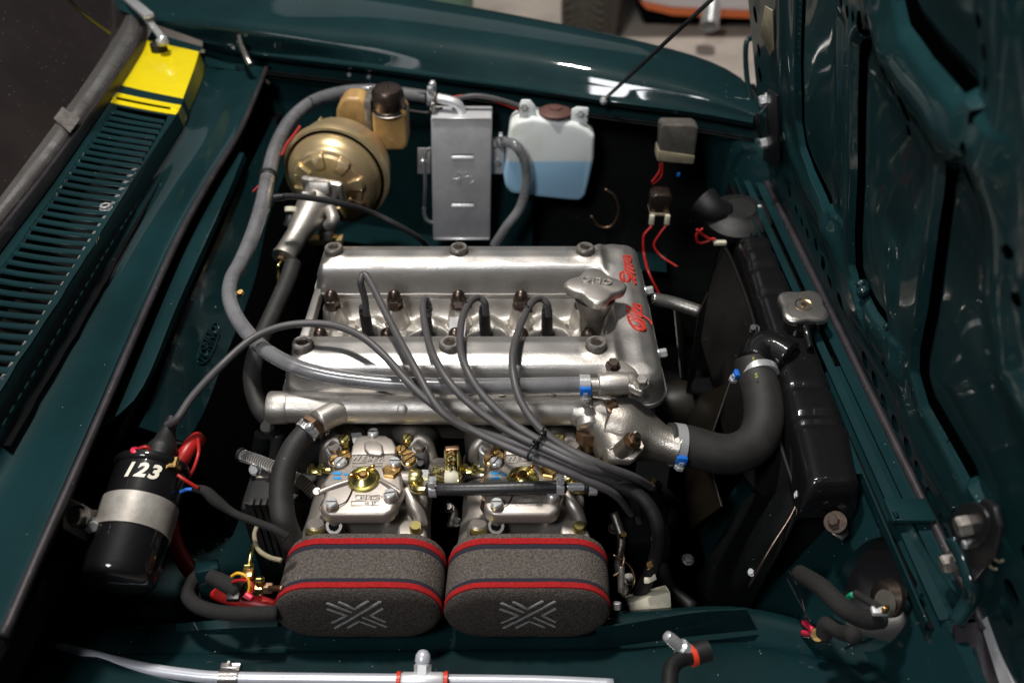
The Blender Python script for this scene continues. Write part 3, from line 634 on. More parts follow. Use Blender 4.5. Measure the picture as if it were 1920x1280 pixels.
# far hinge plate, its two bolts and tape
def onh(px, py, off=.004): return PP(px, py, H0+HN*off, HN)
prism("hinge_plate", [onh(x, y, .012) for x, y in ((1438, 168), (1456, 180), (1458, 300), (1450, 318), (1430, 300))], -HN*.004, BLACKP, hood, .001)
for x, y in ((1436, 188), (1438, 268)):
    hexhead("hinge_bolt", onh(x, y, .012), HN, .0085, .010, BRIGHT, hood)
prism("tape_patch", [onh(x, y, .008) for x, y in ((1434, 12), (1447, 20), (1449, 95), (1443, 106), (1436, 90), (1424, 60))], -HN*.002, OCHRE, hood, .0005)
# near hinge plate
prism("hinge_plate", [onh(x, y, .016) for x, y in ((1842, 935), (1862, 950), (1872, 990), (1862, 1040), (1824, 1095), (1806, 1088), (1776, 1060), (1784, 1010), (1805, 958))], -HN*.005, BLACKP, hood, .0015)
prism("hinge_washer", [onh(1818+36*cos(a), 985+44*sin(a), .018) for a in [i*pi/8 for i in range(16)]], -HN*.002, BLACKP, hood, .0006)
for x, y in ((1818, 984), (1787, 1055)):
    hexhead("hinge_bolt", onh(x, y, .018), HN, .0095, .011, STEEL, hood)
cyl("rivet", onh(1812, 1020, .018), HN, .004, .003, BRIGHT, hood)
for pts in ([(1862, 1015), (1858, 1038)], [(1858, 1040), (1872, 1052), (1880, 1050)], [(1850, 1052), (1860, 1064), (1868, 1066)]):
    tube("wire_tail", [onh(x, y, .012) for x, y in pts], .0013, OCHRE, hood, 6)
text = None
# sealant blobs at the ends of the slits
for x, y, r in ((1614, 532, .006), (1619, 545, .007), (1663, 612, .004)):
    bm = bmesh.new(); bmesh.ops.create_icosphere(bm, subdivisions=3, radius=r)
    for v in bm.verts: v.co = v.co*(1+.35*noise.noise(v.co*300)); v.co = onh(x, y, .0)+v.co
    obj("sealant", bm, GREEN, hood)
# faint mirror-like tape patch on the hood
# hinge links, prop rod
tube("far_hinge_link", [PD(1426, 70, 1.40), PD(1410, 72, 1.40), PD(1399, 84, 1.40), PD(1400, 140, 1.42), PD(1412, 220, 1.43), PD(1422, 298, 1.44)], .0045, GREEN, hood, 10, 6)
tube("near_hinge_link", [P(1786, 1006, .02), P(1806, 1046, .01), P(1822, 1094, .0), P(1818, 1124, -.02), P(1792, 1166, -.04)], .0075, GREEN, hood, 12, 8)
rod = thing("bonnet_stay", "thin black rod propping the bonnet, anchored on the far wing edge", "stay rod", P(1132, 188, .04))
tube("rod", [P(1134, 186, .046), P(1340, -6, .30)], .0032, BLACKP, rod, 10, 4)
lathe("ball_stud", [(-.007, .002), (-.005, .0055), (0, .0075), (.005, .0055), (.007, .002)], P(1132, 189, .045), (0, 0, 1), BRIGHT, rod, 16)

# ================================================================== seen beyond the wing: a second car
oc = thing("parked_car", "white car with an orange stripe parked beyond the dark green wing", "car", (.8, 4.2, -.85))
Y2 = 3.6
prism("bumper", [PY(x, y, Y2) for x, y in ((1175, -140), (1205, 8), (1260, 22), (1400, 28), (1700, 30), (1700, -200), (1175, -200))], (0, 1.2, 0), WHITEC, oc, .02, 3)
prism("orange_stripe", [PY(x, y, Y2-.02) for x, y in ((1200, 4), (1212, 18), (1262, 30), (1420, 36), (1700, 38), (1700, 24), (1400, 22), (1262, 16))], (0, .05, 0), ORANGE, oc, .004)
prism("underbody", [PY(x, y, Y2+.1) for x, y in ((1190, 0), (1700, 20), (1700, 48), (1210, 50))], (0, 1.4, 0), UNDER, oc, .01)
wc = PY(1135, -30, Y2-.1)
lathe("tyre", [(0, .20), (0, .29), (.03, .33), (.06, .345), (.17, .345), (.20, .33), (.23, .29), (.23, .2)], wc+V((-.16, 0, 0)), (1, -.25, 0), TYRE, oc, 48)
bm = bmesh.new(); ax = V((1, -.25, 0)).normalized(); x_, y_, _ = frame(ax)
for k in range(60):
    for s in (-1, 1):
        th = 2*pi*k/60; d = x_*cos(th)+y_*sin(th); e = ax.cross(d); c = wc+V((-.16, 0, 0))+ax*(.115+s*.05)+d*.343
        q = (ax*s+e*.5).normalized(); qq = q.cross(d)
        prism_bm([c+q*a*.045+qq*b*.008 for a, b in ((-1, -1), (1, -1), (1, 1), (-1, 1))], d*.008, bm)
tag(obj("tread_block", bm, TYRE, oc), kind="stuff")
lathe("rim", [(-.005, .05), (-.005, .19), (.01, .205), (.02, .2)], wc+V((-.16, 0, 0)), (1, -.25, 0), PLATE, oc, 40)
ex = PY(1340, 20, Y2-.25)
lathe("exhaust_tip", [(-.12, .045), (0, .045), (0, .04), (-.05, .04)], PY(1330, 50, Y2-.3), (-.15, -.8, -.6), BRIGHT, oc, 32)
can = thing("green_canister", "blurred green canister standing on the floor beyond the wing", "canister", PY(842, 40, 3.0))
lathe("body", [(0, .10), (.01, .11), (.3, .11), (.32, .08)], PY(842, 30, 3.0)+V((0, 0, -.05)), (0, 0, 1), PALEG, can, 32)
# ================================================================== engine
eng = thing("engine", "twin-cam engine with a cast aluminium cam cover and four grey plug leads", "engine", (-.05, .1, -.45))
YB = .213
XL, XR = -.285, .192
BOLTS = [(-.257, 0), (-.0765, 0), (.1035, 0), (-.2546, YB), (-.076, YB), (.1045, YB)]
# oily grime that has collected round the six bolt bosses
nt = ALU.node_tree; N_ = nt.nodes; L_n = nt.links; bs = N_["Principled BSDF"]
gp = N_.new("ShaderNodeNewGeometry"); prev = None
for x, y in BOLTS:
    vd = N_.new("ShaderNodeVectorMath"); vd.operation = 'DISTANCE'; vd.inputs[1].default_value = (x, y, -.015); L_n.new(gp.outputs["Position"], vd.inputs[0])
    if prev is None: prev = vd.outputs["Value"]
    else:
        mn = N_.new("ShaderNodeMath"); mn.operation = 'MINIMUM'; L_n.new(prev, mn.inputs[0]); L_n.new(vd.outputs["Value"], mn.inputs[1]); prev = mn.outputs[0]
nz = N_.new("ShaderNodeTexNoise"); nz.inputs["Scale"].default_value = 90; L_n.new(gp.outputs["Position"], nz.inputs["Vector"])
ad = N_.new("ShaderNodeMath"); ad.operation = 'MULTIPLY_ADD'; ad.inputs[1].default_value = .030; L_n.new(nz.outputs[0], ad.inputs[0]); L_n.new(prev, ad.inputs[2])
mr = N_.new("ShaderNodeMapRange"); mr.inputs[1].default_value = .024; mr.inputs[2].default_value = .046; mr.inputs[3].default_value = .62; mr.inputs[4].default_value = 0; L_n.new(ad.outputs[0], mr.inputs[0])
mg = N_.new("ShaderNodeMix"); mg.data_type = 'RGBA'; mg.inputs[7].default_value = (.15, .125, .10, 1)
src = bs.inputs["Base Color"].links[0].from_socket; L_n.new(src, mg.inputs[6]); L_n.new(mr.outputs[0], mg.inputs[0]); L_n.new(mg.outputs[2], bs.inputs["Base Color"])
def sdc(U, W):
    a = rrect(U, W, (XL+.16)/2, 0.0, (.16-XL)/2, .043, .020)
    b = rrect(U, W, (XL+.16)/2, YB-.002, (.16-XL)/2, .040, .020)
    c = rrect(U, W, (.122+XR)/2, .102, (XR-.122)/2, .158, .030)
    return smin(smin(a, b, .012), c, .030)
def Hc(U, W):
    d = -sdc(U, W); t = np.clip((d-.0045)/.012, 0, 1)
    z = -.054+.037*np.sqrt(np.maximum(0, 1-(1-t)**2)); z += .007*np.clip((d-.010)/.022, 0, 1)**.7
    p = np.clip((U-.118)/.016, 0, 1); p = p*p*(3-2*p); z -= p*.0035*(t > .5)
    z += .0035*np.exp(-((U-.128)/.006)**2)*(t > .6)
    for x, y in BOLTS:
        r = np.hypot(U-x, W-y); z = np.maximum(z, np.where(r < .03, -.0145+.0*r, -1)*1.0) if False else z+.0022*np.exp(-(r/.016)**4)
    return z+.0004*np.sin(U*90)*np.sin(W*120)
cover = gridsurf("cam_cover", XL-.002, XR+.002, -.06, .265, .0024, Hc, lambda U, W: -sdc(U, W), lambda u, v, z: V((u, v, z)), ALU, eng, (0, 0, -.006), 55)
for x, y in BOLTS: sockethead("cover_bolt", V((x, y, -.0155)), (0, 0, 1), .0128, .0155, STEEL, eng)
prism("cover_bridge", [V((-.283, .040, -.050)), V((-.270, .040, -.050)), V((-.272, .175, -.046)), V((-.281, .175, -.046))], (0, 0, -.018), ALU, eng, .0015)
# cylinder head seen in the valley
NX = [-.2527, -.1645, -.0748, .0127, .100]; PLX = [-.198, -.1156, -.036, .049]
def Hv(U, W):
    z = -.092+.004*np.sin(U*71.4+2.2)*np.cos((W-.11)*40)
    for x in PLX:
        r = np.hypot(U-x, (W-.092)*1.05); z += .020*np.exp(-((r-.030)/.008)**2)-.012*np.exp(-(r/.022)**4)
        z += .014*np.exp(-(((U-x-.0)/.018)**2+((W-.150)/.018)**2))
    for x in NX:
        for y in (.150, .065):
            r = np.hypot(U-x, W-y); z = np.maximum(z, np.where(r < .0135, -.0585, -.0585-(r-.0135)*6.5))
    z = np.maximum(z, -.090+.03*np.exp(-((W-.178)/.010)**2))
    return z+.0006*np.sin(U*210)*np.sin(W*190)
gridsurf("cylinder_head", -.268, .128, .028, .182, .0022, Hv, None, lambda u, v, z: V((u, v, z)), ALUB, eng, None, 60)
box("head_side", (-.045, .105, -.115), .455, .275, .05, ALUD, eng, .006)
box("engine_block", (-.04, .11, -.31), .43, .25, .33, UNDER, eng, .02)
for i, x in enumerate(NX):
    for y in (.150, .065):
        capnut("acorn_nut", V((x, y, -.0575)), (0, 0, 1), .0112, .0265, BROWNST, eng)
for x in (-.214, -.118, -.03):
    hexhead("head_plug", V((x+.0, .062, -.083)), (0, 0, 1), .0085, .006, STEEL, eng)
prism("head_bridge_shim", [V((-.087, .052, -.062)), V((-.064, .052, -.062)), V((-.064, .135, -.066)), V((-.087, .135, -.066))], (0, 0, -.006), PLATE, eng, .001)
# red script letters on the front of the cover: plain brush strokes
def scr(pts, r=.0013):
    return tube("script_letter", [P(1160+x/6.4, 450+y/6.4, -.0145+.001) for x, y in pts], r, REDL, eng, 8, 5)
for pts, r in ([(262, 1082), (200, 1062), (145, 1000), (112, 912), (175, 935), (262, 985), (318, 1050), (300, 1078), (262, 1082)], .0017), ([(150, 960), (215, 975), (285, 1020), (300, 1062), (240, 1060), (190, 1035), (262, 1040)], .0016), \
    ([(318, 1050), (300, 975), (240, 940), (160, 900), (98, 850), (130, 848), (200, 885), (285, 930)], .0012), ([(285, 930), (225, 880), (160, 830), (95, 792), (120, 800), (200, 845), (290, 905), (370, 960), (402, 1012)], .0013), \
    ([(230, 870), (185, 810), (172, 762), (205, 775), (262, 838), (285, 880)], .0012), ([(262, 838), (215, 800), (228, 775), (262, 785), (272, 840)], .0013), \
    ([(60, 500), (25, 455), (22, 400), (70, 385), (120, 420), (128, 470), (100, 500), (68, 470), (60, 420)], .0017), ([(30, 400), (90, 400), (140, 440), (180, 480), (205, 525)], .0016), ([(200, 470), (170, 430), (120, 400), (82, 372), (82, 340), (140, 375), (200, 405)], .0013), \
    ([(200, 405), (150, 370), (85, 330), (75, 290), (120, 320), (185, 360)], .0012), ([(185, 350), (140, 320), (80, 290), (65, 250), (110, 270), (170, 310)], .0012), ([(165, 310), (120, 270), (70, 240), (60, 190), (100, 215), (150, 262)], .0012), ([(150, 262), (115, 225), (100, 190), (130, 190), (150, 225), (130, 250)], .0013):
    scr(pts, r)
# right-hand side bolts and dipstick-like tube behind
for x, y in ((1218, 540), (1243, 657)): hexhead("side_bolt", P(x, y, -.035)+V((-.004, 0, -.006)), (1, 0, .25), .0065, .010, BRIGHT, eng)
tube("alternator_tube", [P(1222, 560, -.06), P(1262, 568, -.065), P(1312, 584, -.07)], .0095, CHROME, eng, 14)
# oil filler neck and cap
cap = thing("oil_filler_cap", "cast four-lobed oil filler cap at the right end of the valley", "oil cap", P(1117, 537, .02))
def lobes(t): return 1+.17*cos(4*2*pi*(t)-pi*0)-.02
bm = lathe_bm([(-.014, .031), (-.012, .034), (-.003, .0355), (-.0005, .034), (.0005, .0315), (.0008, .001)], P(1117, 533, .022), (.03, .03, 1), 64, shape=lobes, hint=(0, 1, .2))
obj("lid", bm, ALUB, cap, 40)
text_obj("raised_lettering", "OLIO", P(1119, 526, .0235)+V((0, 0, .0005)), V((-1, .22, 0)), V((-.22, -1, 0)), .0165, ALUB, cap, .0009, .0003, 0, 1.05)
lathe("filler_neck", [(-.075, .014), (-.045, .018), (-.02, .026), (-.012, .026)], P(1117, 535, .022)+V((0, .0, 0)), (.03, .03, 1), ALUD, eng, 32)
prism("neck_rib", [P(1117, 575, -.012), P(1128, 575, -.012), P(1126, 618, -.055), P(1118, 618, -.055)], (0, .012, 0), ALUD, eng, .001)
lathe("gasket", [(-.016, .028), (-.013, .028)], P(1117, 535, .022), (.03, .03, 1), RUB, cap, 32)

# ---- water manifold across the inlet side
man = thing("water_manifold", "rough cast aluminium water pipe running along the front of the cam cover", "coolant pipe", P(800, 765, -.06))
mz = -.062; r0 = .0192
def mp(x, y, z=mz): return P(x, y, z)
tube("pipe", [mp(530, 764), mp(560, 764), mp(800, 766), mp(1060, 768), mp(1110, 768)], r0, ALUB, man, 28, 10)
lathe("end_flange", [(0, r0), (.002, r0+.0012), (.022, r0+.0012), (.025, r0)], mp(508, 764)+V((-.002, 0, 0)), (1, 0, 0), ALUB, man, 32)
tube("hose_branch", [mp(652, 766, mz), mp(622, 777, mz+.004), mp(596, 790, mz+.006)], (.016, .0145), ALUB, man, 22)
hexhead("branch_union", mp(590, 795, mz+.007), (-.6, -.85, -.1), .0155, .008, BRONZE, man, False)
for x in (758, 942, 1033):
    lathe("cast_boss", [(0, .0065), (.0195, .0062), (.0202, .005)], mp(x, 766), (0, -.55 if x < 800 else .3, .85 if x > 800 else .5), ALUB, man, 20)
tube("sensor_branch", [mp(1075, 768), mp(1100, 782), mp(1104, 803, mz-.004)], (.0185, .0145), ALUB, man, 22)
lathe("sensor_hex", [(0, .0145), (.013, .0145), (.014, .013)], P(1103, 809, -.070), (0, -.35, -1), BRONZE, man, 6)
lathe("sensor", [(.0, .0115), (.016, .011), (.018, .007), (.024, .007), (.026, .004), (.032, .004)], P(1103, 818, -.084), (0, -.35, -1), BRONZE, man, 20)
tube("upper_branch", [mp(1090, 768), mp(1120, 772, mz+.004), mp(1145, 768, mz+.012)], (.016, .0125), ALUB, man, 20)
hexhead("plug_bolt", P(1148, 768, -.048), (.75, .25, .6), .0115, .010, BRONZE, man)
bm = bmesh.new()
tube_bm([mp(1105, 772, mz), mp(1140, 812, -.075), mp(1160, 845, -.085)], (.018, .030), 24, 8, True, bm)
obj("neck_casting", bm, ALUD, man)
th = thing("thermostat_housing", "domed aluminium thermostat housing feeding the big black hose", "thermostat housing", P(1200, 810, -.07))
ta = (P(1262, 832, -.075)-P(1165, 800, -.075)).normalized()
lathe("dome", [(-.030, .036), (-.026, .040), (-.010, .0405), (.004, .036), (.018, .029), (.034, .022), (.052, .0215), (.060, .0215)], P(1188, 812, -.078), ta, ALUD, th, 40)
loftb = [P(1140, 778, -.052), P(1180, 772, -.048), P(1212, 838, -.052), P(1190, 862, -.06), P(1138, 860, -.07), P(1128, 820, -.062)]
prism("flange", loftb, (-.004, .0, -.012), ALUD, th, .004, 3)
for x, y in ((1186, 826),):
    lathe("bolt_boss", [(-.02, .011), (0, .0095)], P(x-6, y+4, -.045), (.35, -.2, .9), ALUD, th, 20)
    hexhead("flange_bolt", P(x, y, -.038), (.35, -.2, .9), .0085, .007, BRONZE, th)
    lathe("stud_end", [(0, .0042), (.006, .004)], P(x, y, -.038)+V((.35, -.2, .9)).normalized()*.007, (.35, -.2, .9), BROWNST, th, 12)
# breather elbow bolted to the cover
eb = thing("breather_elbow", "small cast elbow bolted to the cover's near right corner", "elbow", P(1160, 720, -.02))
tube("body", [P(1122, 720, -.022), P(1150, 719, -.021), P(1180, 718, -.020)], lambda t: .0128+.0015*sin(pi*t), ALUB, eb, 24)
lathe("rounded_end", [(0, .0142), (.006, .0138), (.012, .010), (.015, .002)], P(1178, 718, -.020), (1, .05, .02), ALUB, eb, 24)
lathe("spigot", [(0, .0085), (.018, .0085)], P(1104, 721, -.022), (1, 0, 0), ALUB, eb, 20)
prism("mounting_lug", [P(x, y, -.012) for x, y in ((1136, 682), (1146, 674), (1168, 672), (1192, 690), (1212, 722), (1206, 734), (1190, 728), (1160, 712), (1140, 702))], (0, 0, -.012), ALUB, eb, .004, 3)
for x, y in ((1149, 685), (1202, 718)): hexhead("lug_bolt", P(x, y, -.010), (0, -.2, 1), .0072, .008, BROWNST if x < 1180 else STEEL, eb)

# ================================================================== plug leads
def lead(name, label, pts, r=.0046, m=LEAD, group="grey ignition leads", cat="ignition lead"):
    t = thing(name, label, cat, pts[0], group); tube("cable", pts, r, m, t, 14, 8); return t
def boot(t, x, cable_end=None):
    b = V((x, .1075, -.092))
    lathe("plug_boot", [(0, .0115), (.018, .0108), (.0185, .0082), (.058, .0074), (.0585, .0065), (.066, .006)], b, (-.03, -.02, 1), RUB, t, 24)
XB = [P(x, y, z) for x, y, z in ((686, 572, -.024), (802, 575, -.024), (910, 582, -.026), (1028, 582, -.026))]
l1 = lead("ignition_lead", "grey plug lead of the leftmost plug, arching in a tall narrow loop", [P(687, 590, -.035), P(684, 560, -.008), P(676, 530, .022), P(682, 514, .030), P(696, 532, .026), P(735, 610, .016), P(778, 690, .010), P(820, 762, -.005), P(870, 800, -.020), P(940, 822, -.030), P(1012, 848, -.036), P(1100, 885, -.046), P(1162, 910, -.075), P(1190, 945, -.13), P(1200, 980, -.18)])
boot(l1, PLX[0])
l2 = lead("ignition_lead", "grey plug lead of the second plug, tied beside its own boot", [P(804, 590, -.035), P(803, 572, -.014), P(797, 561, -.006), P(793, 573, .0), P(797, 610, .002), P(810, 660, .008), P(842, 716, .004), P(890, 764, -.010), P(950, 806, -.022), P(1010, 836, -.028), P(1100, 876, -.036), P(1165, 895, -.07), P(1196, 925, -.12), P(1214, 960, -.18)])
boot(l2, PLX[1])
l3 = lead("ignition_lead", "grey plug lead of the third plug, curving left over the valley", [P(911, 590, -.035), P(909, 568, -.016), P(896, 558, -.008), P(880, 568, -.002), P(866, 600, .004), P(863, 650, .010), P(875, 692, .008), P(905, 740, -.004), P(955, 788, -.016), P(1014, 826, -.024), P(1100, 868, -.034), P(1170, 890, -.07), P(1205, 930, -.14)])
boot(l3, PLX[2])
l4 = lead("ignition_lead", "grey plug lead nearest the oil filler cap", [P(1029, 592, -.035), P(1026, 570, -.016), P(1012, 560, -.008), P(995, 570, -.002), P(975, 612, .004), P(962, 660, .010), P(963, 705, .006), P(978, 755, -.006), P(1012, 802, -.018), P(1060, 838, -.028), P(1120, 868, -.036), P(1186, 893, -.06), P(1225, 915, -.10)])
boot(l4, PLX[3])
# cable ties
def tie(label, c, axis, r, wx=1.0, tail=(0, 0, 1)):
    t = thing("cable_tie", label, "cable tie", c, "black cable ties"); a = V(axis).normalized(); x, y, z = frame(a)
    pts = [V(c)+x*cos(k*pi/6)*r*wx+y*sin(k*pi/6)*r for k in range(12)]
    bm = bmesh.new(); rings = []
    tube("band", pts, .0013, BLACKP, t, 8, 3, True, True)
    box("head", V(c)+y*(r+.001), .0055, .005, .005, BLACKP, t, .0006, x, y)
    tube("tail", [V(c)+y*(r+.001), V(c)+y*(r+.003)+V(tail)*.008], .0011, BLACKP, t, 6)
    return t
tie("black cable tie close beside the second plug boot", P(799, 580, -.005), (0, .2, 1), .0075)
tie("black cable tie on the third plug lead's bend", P(877, 571, -.003), (.5, .5, .4), .0058)
tie("black cable tie on the plug lead next to the oil cap", P(990, 580, -.002), (.4, .6, .4), .0058)
tie("large black cable tie holding all the leads into a bundle, near end", P(1000, 845, -.026), (.85, -.5, 0), .010, 1.3, (.1, -.2, .8))
tie("large black cable tie holding all the leads into a bundle, far end", P(1016, 824, -.022), (.85, -.5, 0), .009, 1.2, (.3, .4, .8))

# ================================================================== carburettor, built once and copied
CZ = -.088
def carb(label):
    c = thing("carburettor", label, "carburettor", P(683, 900, -.16), "twin side-draught carburettors")
    lid = [(668, 818), (680, 813), (722, 813), (735, 820), (744, 836), (743, 862), (752, 885), (756, 915), (744, 938), (737, 955), (722, 963), (615, 963), (604, 955), (600, 945), (610, 920), (603, 905), (612, 892), (622, 878), (640, 876), (652, 868), (657, 850), (661, 832)]
    prZ("lid", [(x, y+1) for x, y in lid], CZ, .016, CARB, c, .0045, 4, 1.03)
    prZ("gasket_edge", [(a+(a-680)*.02, b+6) for a, b in lid], CZ-.016, .002, BRONZE, c, .0004, 1)
    prZ("float_chamber", [(a+(680-a)*.05, b+(b < 880)*6) for a, b in lid], CZ-.017, .075, CARB, c, .003, 3)
    prZ("raised_pad", [(682, 829), (688, 825), (706, 826), (717, 832), (720, 848), (714, 853), (690, 850), (683, 842)], CZ+.006, .008, CARB, c, .0035, 4)
    prZ("lid_step", [(668, 820), (682, 815), (722, 815), (736, 824), (743, 838), (742, 850), (657, 852), (661, 834)], CZ+.0025, .006, CARB, c, .002, 3)
    for l, r in (((598, 923), (655, 902)), ((712, 900), (752, 925))):
        a, b = P(*l, CZ-.001), P(*r, CZ+.001); tube("lid_rib", [a, (a+b)/2+V((0, 0, .001)), b], .0034, CARB, c, 12)
    lathe("rib_eye", [(0, .0044), (.004, .0044), (.0042, .002)], P(595, 923, CZ-.003), (0, -.3, 1), CARB, c, 18)
    # lettering and frames cast into the lid
    text_obj("cast_lettering", "WEBER", P(690, 859, CZ+.0009), (1, 0, 0), (0, 1, 0), .0105, CARB, c, .0005, .0002, 0, 1.25)
    text_obj("cast_lettering", "40DCOE", P(690, 866, CZ+.0008), (1, 0, 0), (0, 1, 0), .0042, CARB, c, .0004)
    text_obj("cast_lettering", "BREVETTATO", P(700, 932, CZ+.0008), (1, 0, 0), (0, 1, 0), .0050, CARB, c, .0004)
    text_obj("cast_lettering", "40  27", P(694, 943, CZ+.0008), (1, 0, 0), (0, 1, 0), .0050, CARB, c, .0004)
    for x0, y0, x1, y1 in ((661, 868, 717, 874), (667, 928, 712, 936), (659, 939, 710, 947)):
        tube("cast_frame", [P(x, y, CZ+.0005) for x, y in ((x0, y0), (x1, y0), (x1, y1), (x0, y1))], .0005, CARB, c, 5, 1, True, True) if False else None
        pts = [P(x, y, CZ+.0004) for x, y in ((x0, y0), (x1, y0), (x1, y1), (x0, y1), (x0, y0))]; tube("cast_frame", pts, .0005, CARB, c, 5, 1, False)
    random.seed(3)
    for x, y, s in ((633, 887, 9), (649, 889, 5), (632, 896, 8)):
        pts = [P(x+s*cos(a)*(.7+.5*random.random()), y+s*.4*sin(a)*(.7+.5*random.random()), CZ+.0004) for a in [i*pi/7 for i in range(14)]]
        prism("paint_mark", pts, (0, 0, .0003), BLUINK, c, 0)
    # gold inspection cap with wing nut
    o = P(682.5, 899.5, CZ)
    j = lathe("jet_cover", [(-.002, .0182), (.001, .0190), (.0035, .0185), (.0042, .0168), (.0036, .0158), (.0030, .0145), (.004, .0125), (.0078, .0085), (.0095, .006), (.0098, .001)], o, (0, 0, 1), ZINCY, c, 48)
    lathe("nut_base", [(.008, .0062), (.010, .0062), (.0125, .0045), (.0126, .001)], o, (0, 0, 1), BRASS, j, 24)
    for s in (1, -1):
        d = V((.86, .5, 0))*s
        prism("wing", [o+V((0, 0, .009))+d*.002, o+V((0, 0, .010))+d*.015, o+V((0, 0, .0165))+d*.0165, o+V((0, 0, .017))+d*.012, o+V((0, 0, .013))+d*.004], V((-.5, .86, 0))*.0028, BRASS, j, .0009)
    # big brass banjo cap
    o = P(735, 888, CZ-.004)
    lathe("banjo_body", [(-.03, .0125), (-.001, .0128), (.0, .0120)], o, (0, 0, 1), CARB, c, 32)
    lathe("red_washer", [(0, .0123), (.001, .0123)], o, (0, 0, 1), REDCAP, c, 28)
    hexhead("banjo_cap", o+V((0, 0, .001)), (0, 0, 1), .0118, .007, BRASS, c, False, (1, .3, 0))
    # union to the fuel line
    lathe("inlet_stub", [(0, .0095), (.016, .0095), (.018, .0105), (.021, .0105)], P(746, 897, CZ-.012), (1, -.05, 0), CARB, c, 24)
    lathe("union_ball", [(0, .0105), (.004, .0118), (.009, .0120), (.014, .0108), (.018, .008)], P(768, 897, CZ-.010), (1, -.05, 0), ZINCY, c, 28)
    lathe("union_nut", [(0, .0105), (.008, .0105), (.009, .009)], P(791, 896, CZ-.010), (1, -.05, 0), BRIGHT, c, 6)
    tube("union_tail", [P(775, 905, CZ-.010), P(777, 914, CZ-.006), P(786, 918, CZ-.004), P(806, 917, CZ-.003)], .0052, ZINCY, c, 14)
    for x, y, r, m, rot, dz in ((700, 812, .0066, BRIGHT, .1, .004), (740, 867, .0066, BRIGHT, 0, .006), (731, 927, .0070, BRIGHT, .2, .006), (622, 944, .0066, BRIGHT, 0, .006), (638, 867, .0072, BRIGHT, 1.0, .0),
                             (629, 864, .0075, BRASS, .9, -.004), (647, 855, .0075, BRASS, .6, -.008), (767, 864, .0085, BRASS, .8, -.002), (766, 855, .0078, BRASS, .4, -.006), (752, 844, .0066, BRASS, 1.5, -.006),
                             (645, 824, .0068, ZINCY, 1.2, .003), (764, 822, .0062, ZINCY, 1.2, .003), (820, 882, .0058, ZINCY, .1, -.012)):
        h = .006; z0 = CZ+dz
        lathe("screw_post", [(-.03, r*1.1), (0, r*1.1)], P(x, y, z0), (0, 0, 1), CARB, c, 16) if m is not ZINCY else lathe("threaded_post", [(-.028+k*.002, r*(.72 if k % 2 else .85)) for k in range(14)], P(x, y, z0), (0, 0, 1), ZINCY, c, 14)
        slotscrew("screw", P(x, y, z0), (0, 0, 1), r, .004, m, c, rot)
    for x, y in ((627, 850), (787, 848)):
        lathe("starter_cap", [(-.03, .009), (-.004, .0088), (0, .0095), (.007, .0092), (.008, .006)], P(x, y, CZ-.008), (0, .1, 1), BRIGHT, c, 24)
        lathe("starter_hex", [(0, .0075), (.006, .0075)], P(x, y-6, CZ+.0), (0, .1, 1), STEEL, c, 6)
        lathe("rubber_plug", [(-.012, .005), (0, .005)], P(x, y+18, CZ-.010), (0, -.3, 1), RUB, c, 14)
        tube("arched_casting", [P(x-20, y+12, CZ-.03), P(x-17, y-10, CZ-.012), P(x-2, y-26, CZ-.004), P(x+14, y-18, CZ-.008), P(x+22, y+4, CZ-.02), P(x+26, y+20, CZ-.03)], .0072, CARB, c, 16)
    # throttle barrels towards head and filter
    for dx in (-.046, .046):
        lathe("barrel", [(0, .030), (.02, .030), (.03, .027), (.09, .027), (.12, .030), (.155, .032)], V((-.171+dx, -.06, -.150)), (0, -1, -.02), CARB, c, 36)
    box("side_casting", P(770, 940, -.135), .045, .05, .05, CARB, c, .008, (1, 0, 0), (0, 0, 1), 3)
    tube("side_rib", [P(762, 918, CZ-.018), P(775, 945, CZ-.022), P(786, 965, CZ-.03), P(792, 985, CZ-.04)], .0075, CARB, c, 14)
    prism("flange_ear", [P(x, y, -.115) for x, y in ((744, 985), (758, 972), (782, 972), (800, 996), (800, 1010), (744, 1010))], (0, 0, -.015), CARB, c, .004, 3)
    lathe("ear_stud", [(-.01, .007), (.002, .0075), (.006, .006)], P(780, 990, -.112), (0, 0, 1), ZINCY, c, 16)
    lathe("ear_stud", [(-.03, .012), (-.004, .012), (0, .011), (.003, .009)], P(592, 984, -.112), (.1, 0.3, 1), CARB, c, 22)
    lathe("ear_washer", [(-.004, .0095), (0, .0095)], P(589, 994, -.108), (.1, .3, 1), ZINCY, c, 20)
    lathe("drain_bore", [(0, .0095), (.0015, .0100), (.003, .0092), (.003, .0060), (-.002, .0058)], P(627, 985, -.116), (0, -.7, .7), CARB, c, 24)
    lathe("bore_dark", [(0, .0058), (.0008, .0056)], P(627, 985, -.1155), (0, -.7, .7), UNDER, c, 20)
    # throttle linkage on both sides
    lathe("spindle_nut", [(0, .007), (.005, .007), (.006, .005)], P(586, 880, -.105), (-1, 0, .4), ZINCY, c, 6)
    lathe("spindle", [(-.03, .004), (.01, .004)], P(592, 880, -.107), (-1, 0, .1), ZINCY, c, 12)
    lathe("spindle_collar", [(0, .0075), (.005, .0085), (.006, .006)], P(604, 880, -.104), (-1, 0, .3), ZINCY, c, 16)
    prism("lever", [P(x, y, -.100) for x, y in ((582, 878), (600, 876), (602, 884), (584, 887))], (0, 0, -.002), ZINCY, c, .0005)
    prism("stop_plate", [P(x, y, CZ) for x, y in ((658, 812), (676, 810), (681, 818), (668, 834), (662, 830))], (0, 0, -.0015), BRIGHT, c, .0003)
    tube("lock_wire", [P(683, 890, CZ+.012), P(664, 908, CZ+.003), P(657, 925, CZ+.002), P(648, 940, CZ+.002), P(632, 948, CZ+.0025), P(617, 957, CZ-.002)], .0007, BROWNST, c, 6)
    return c
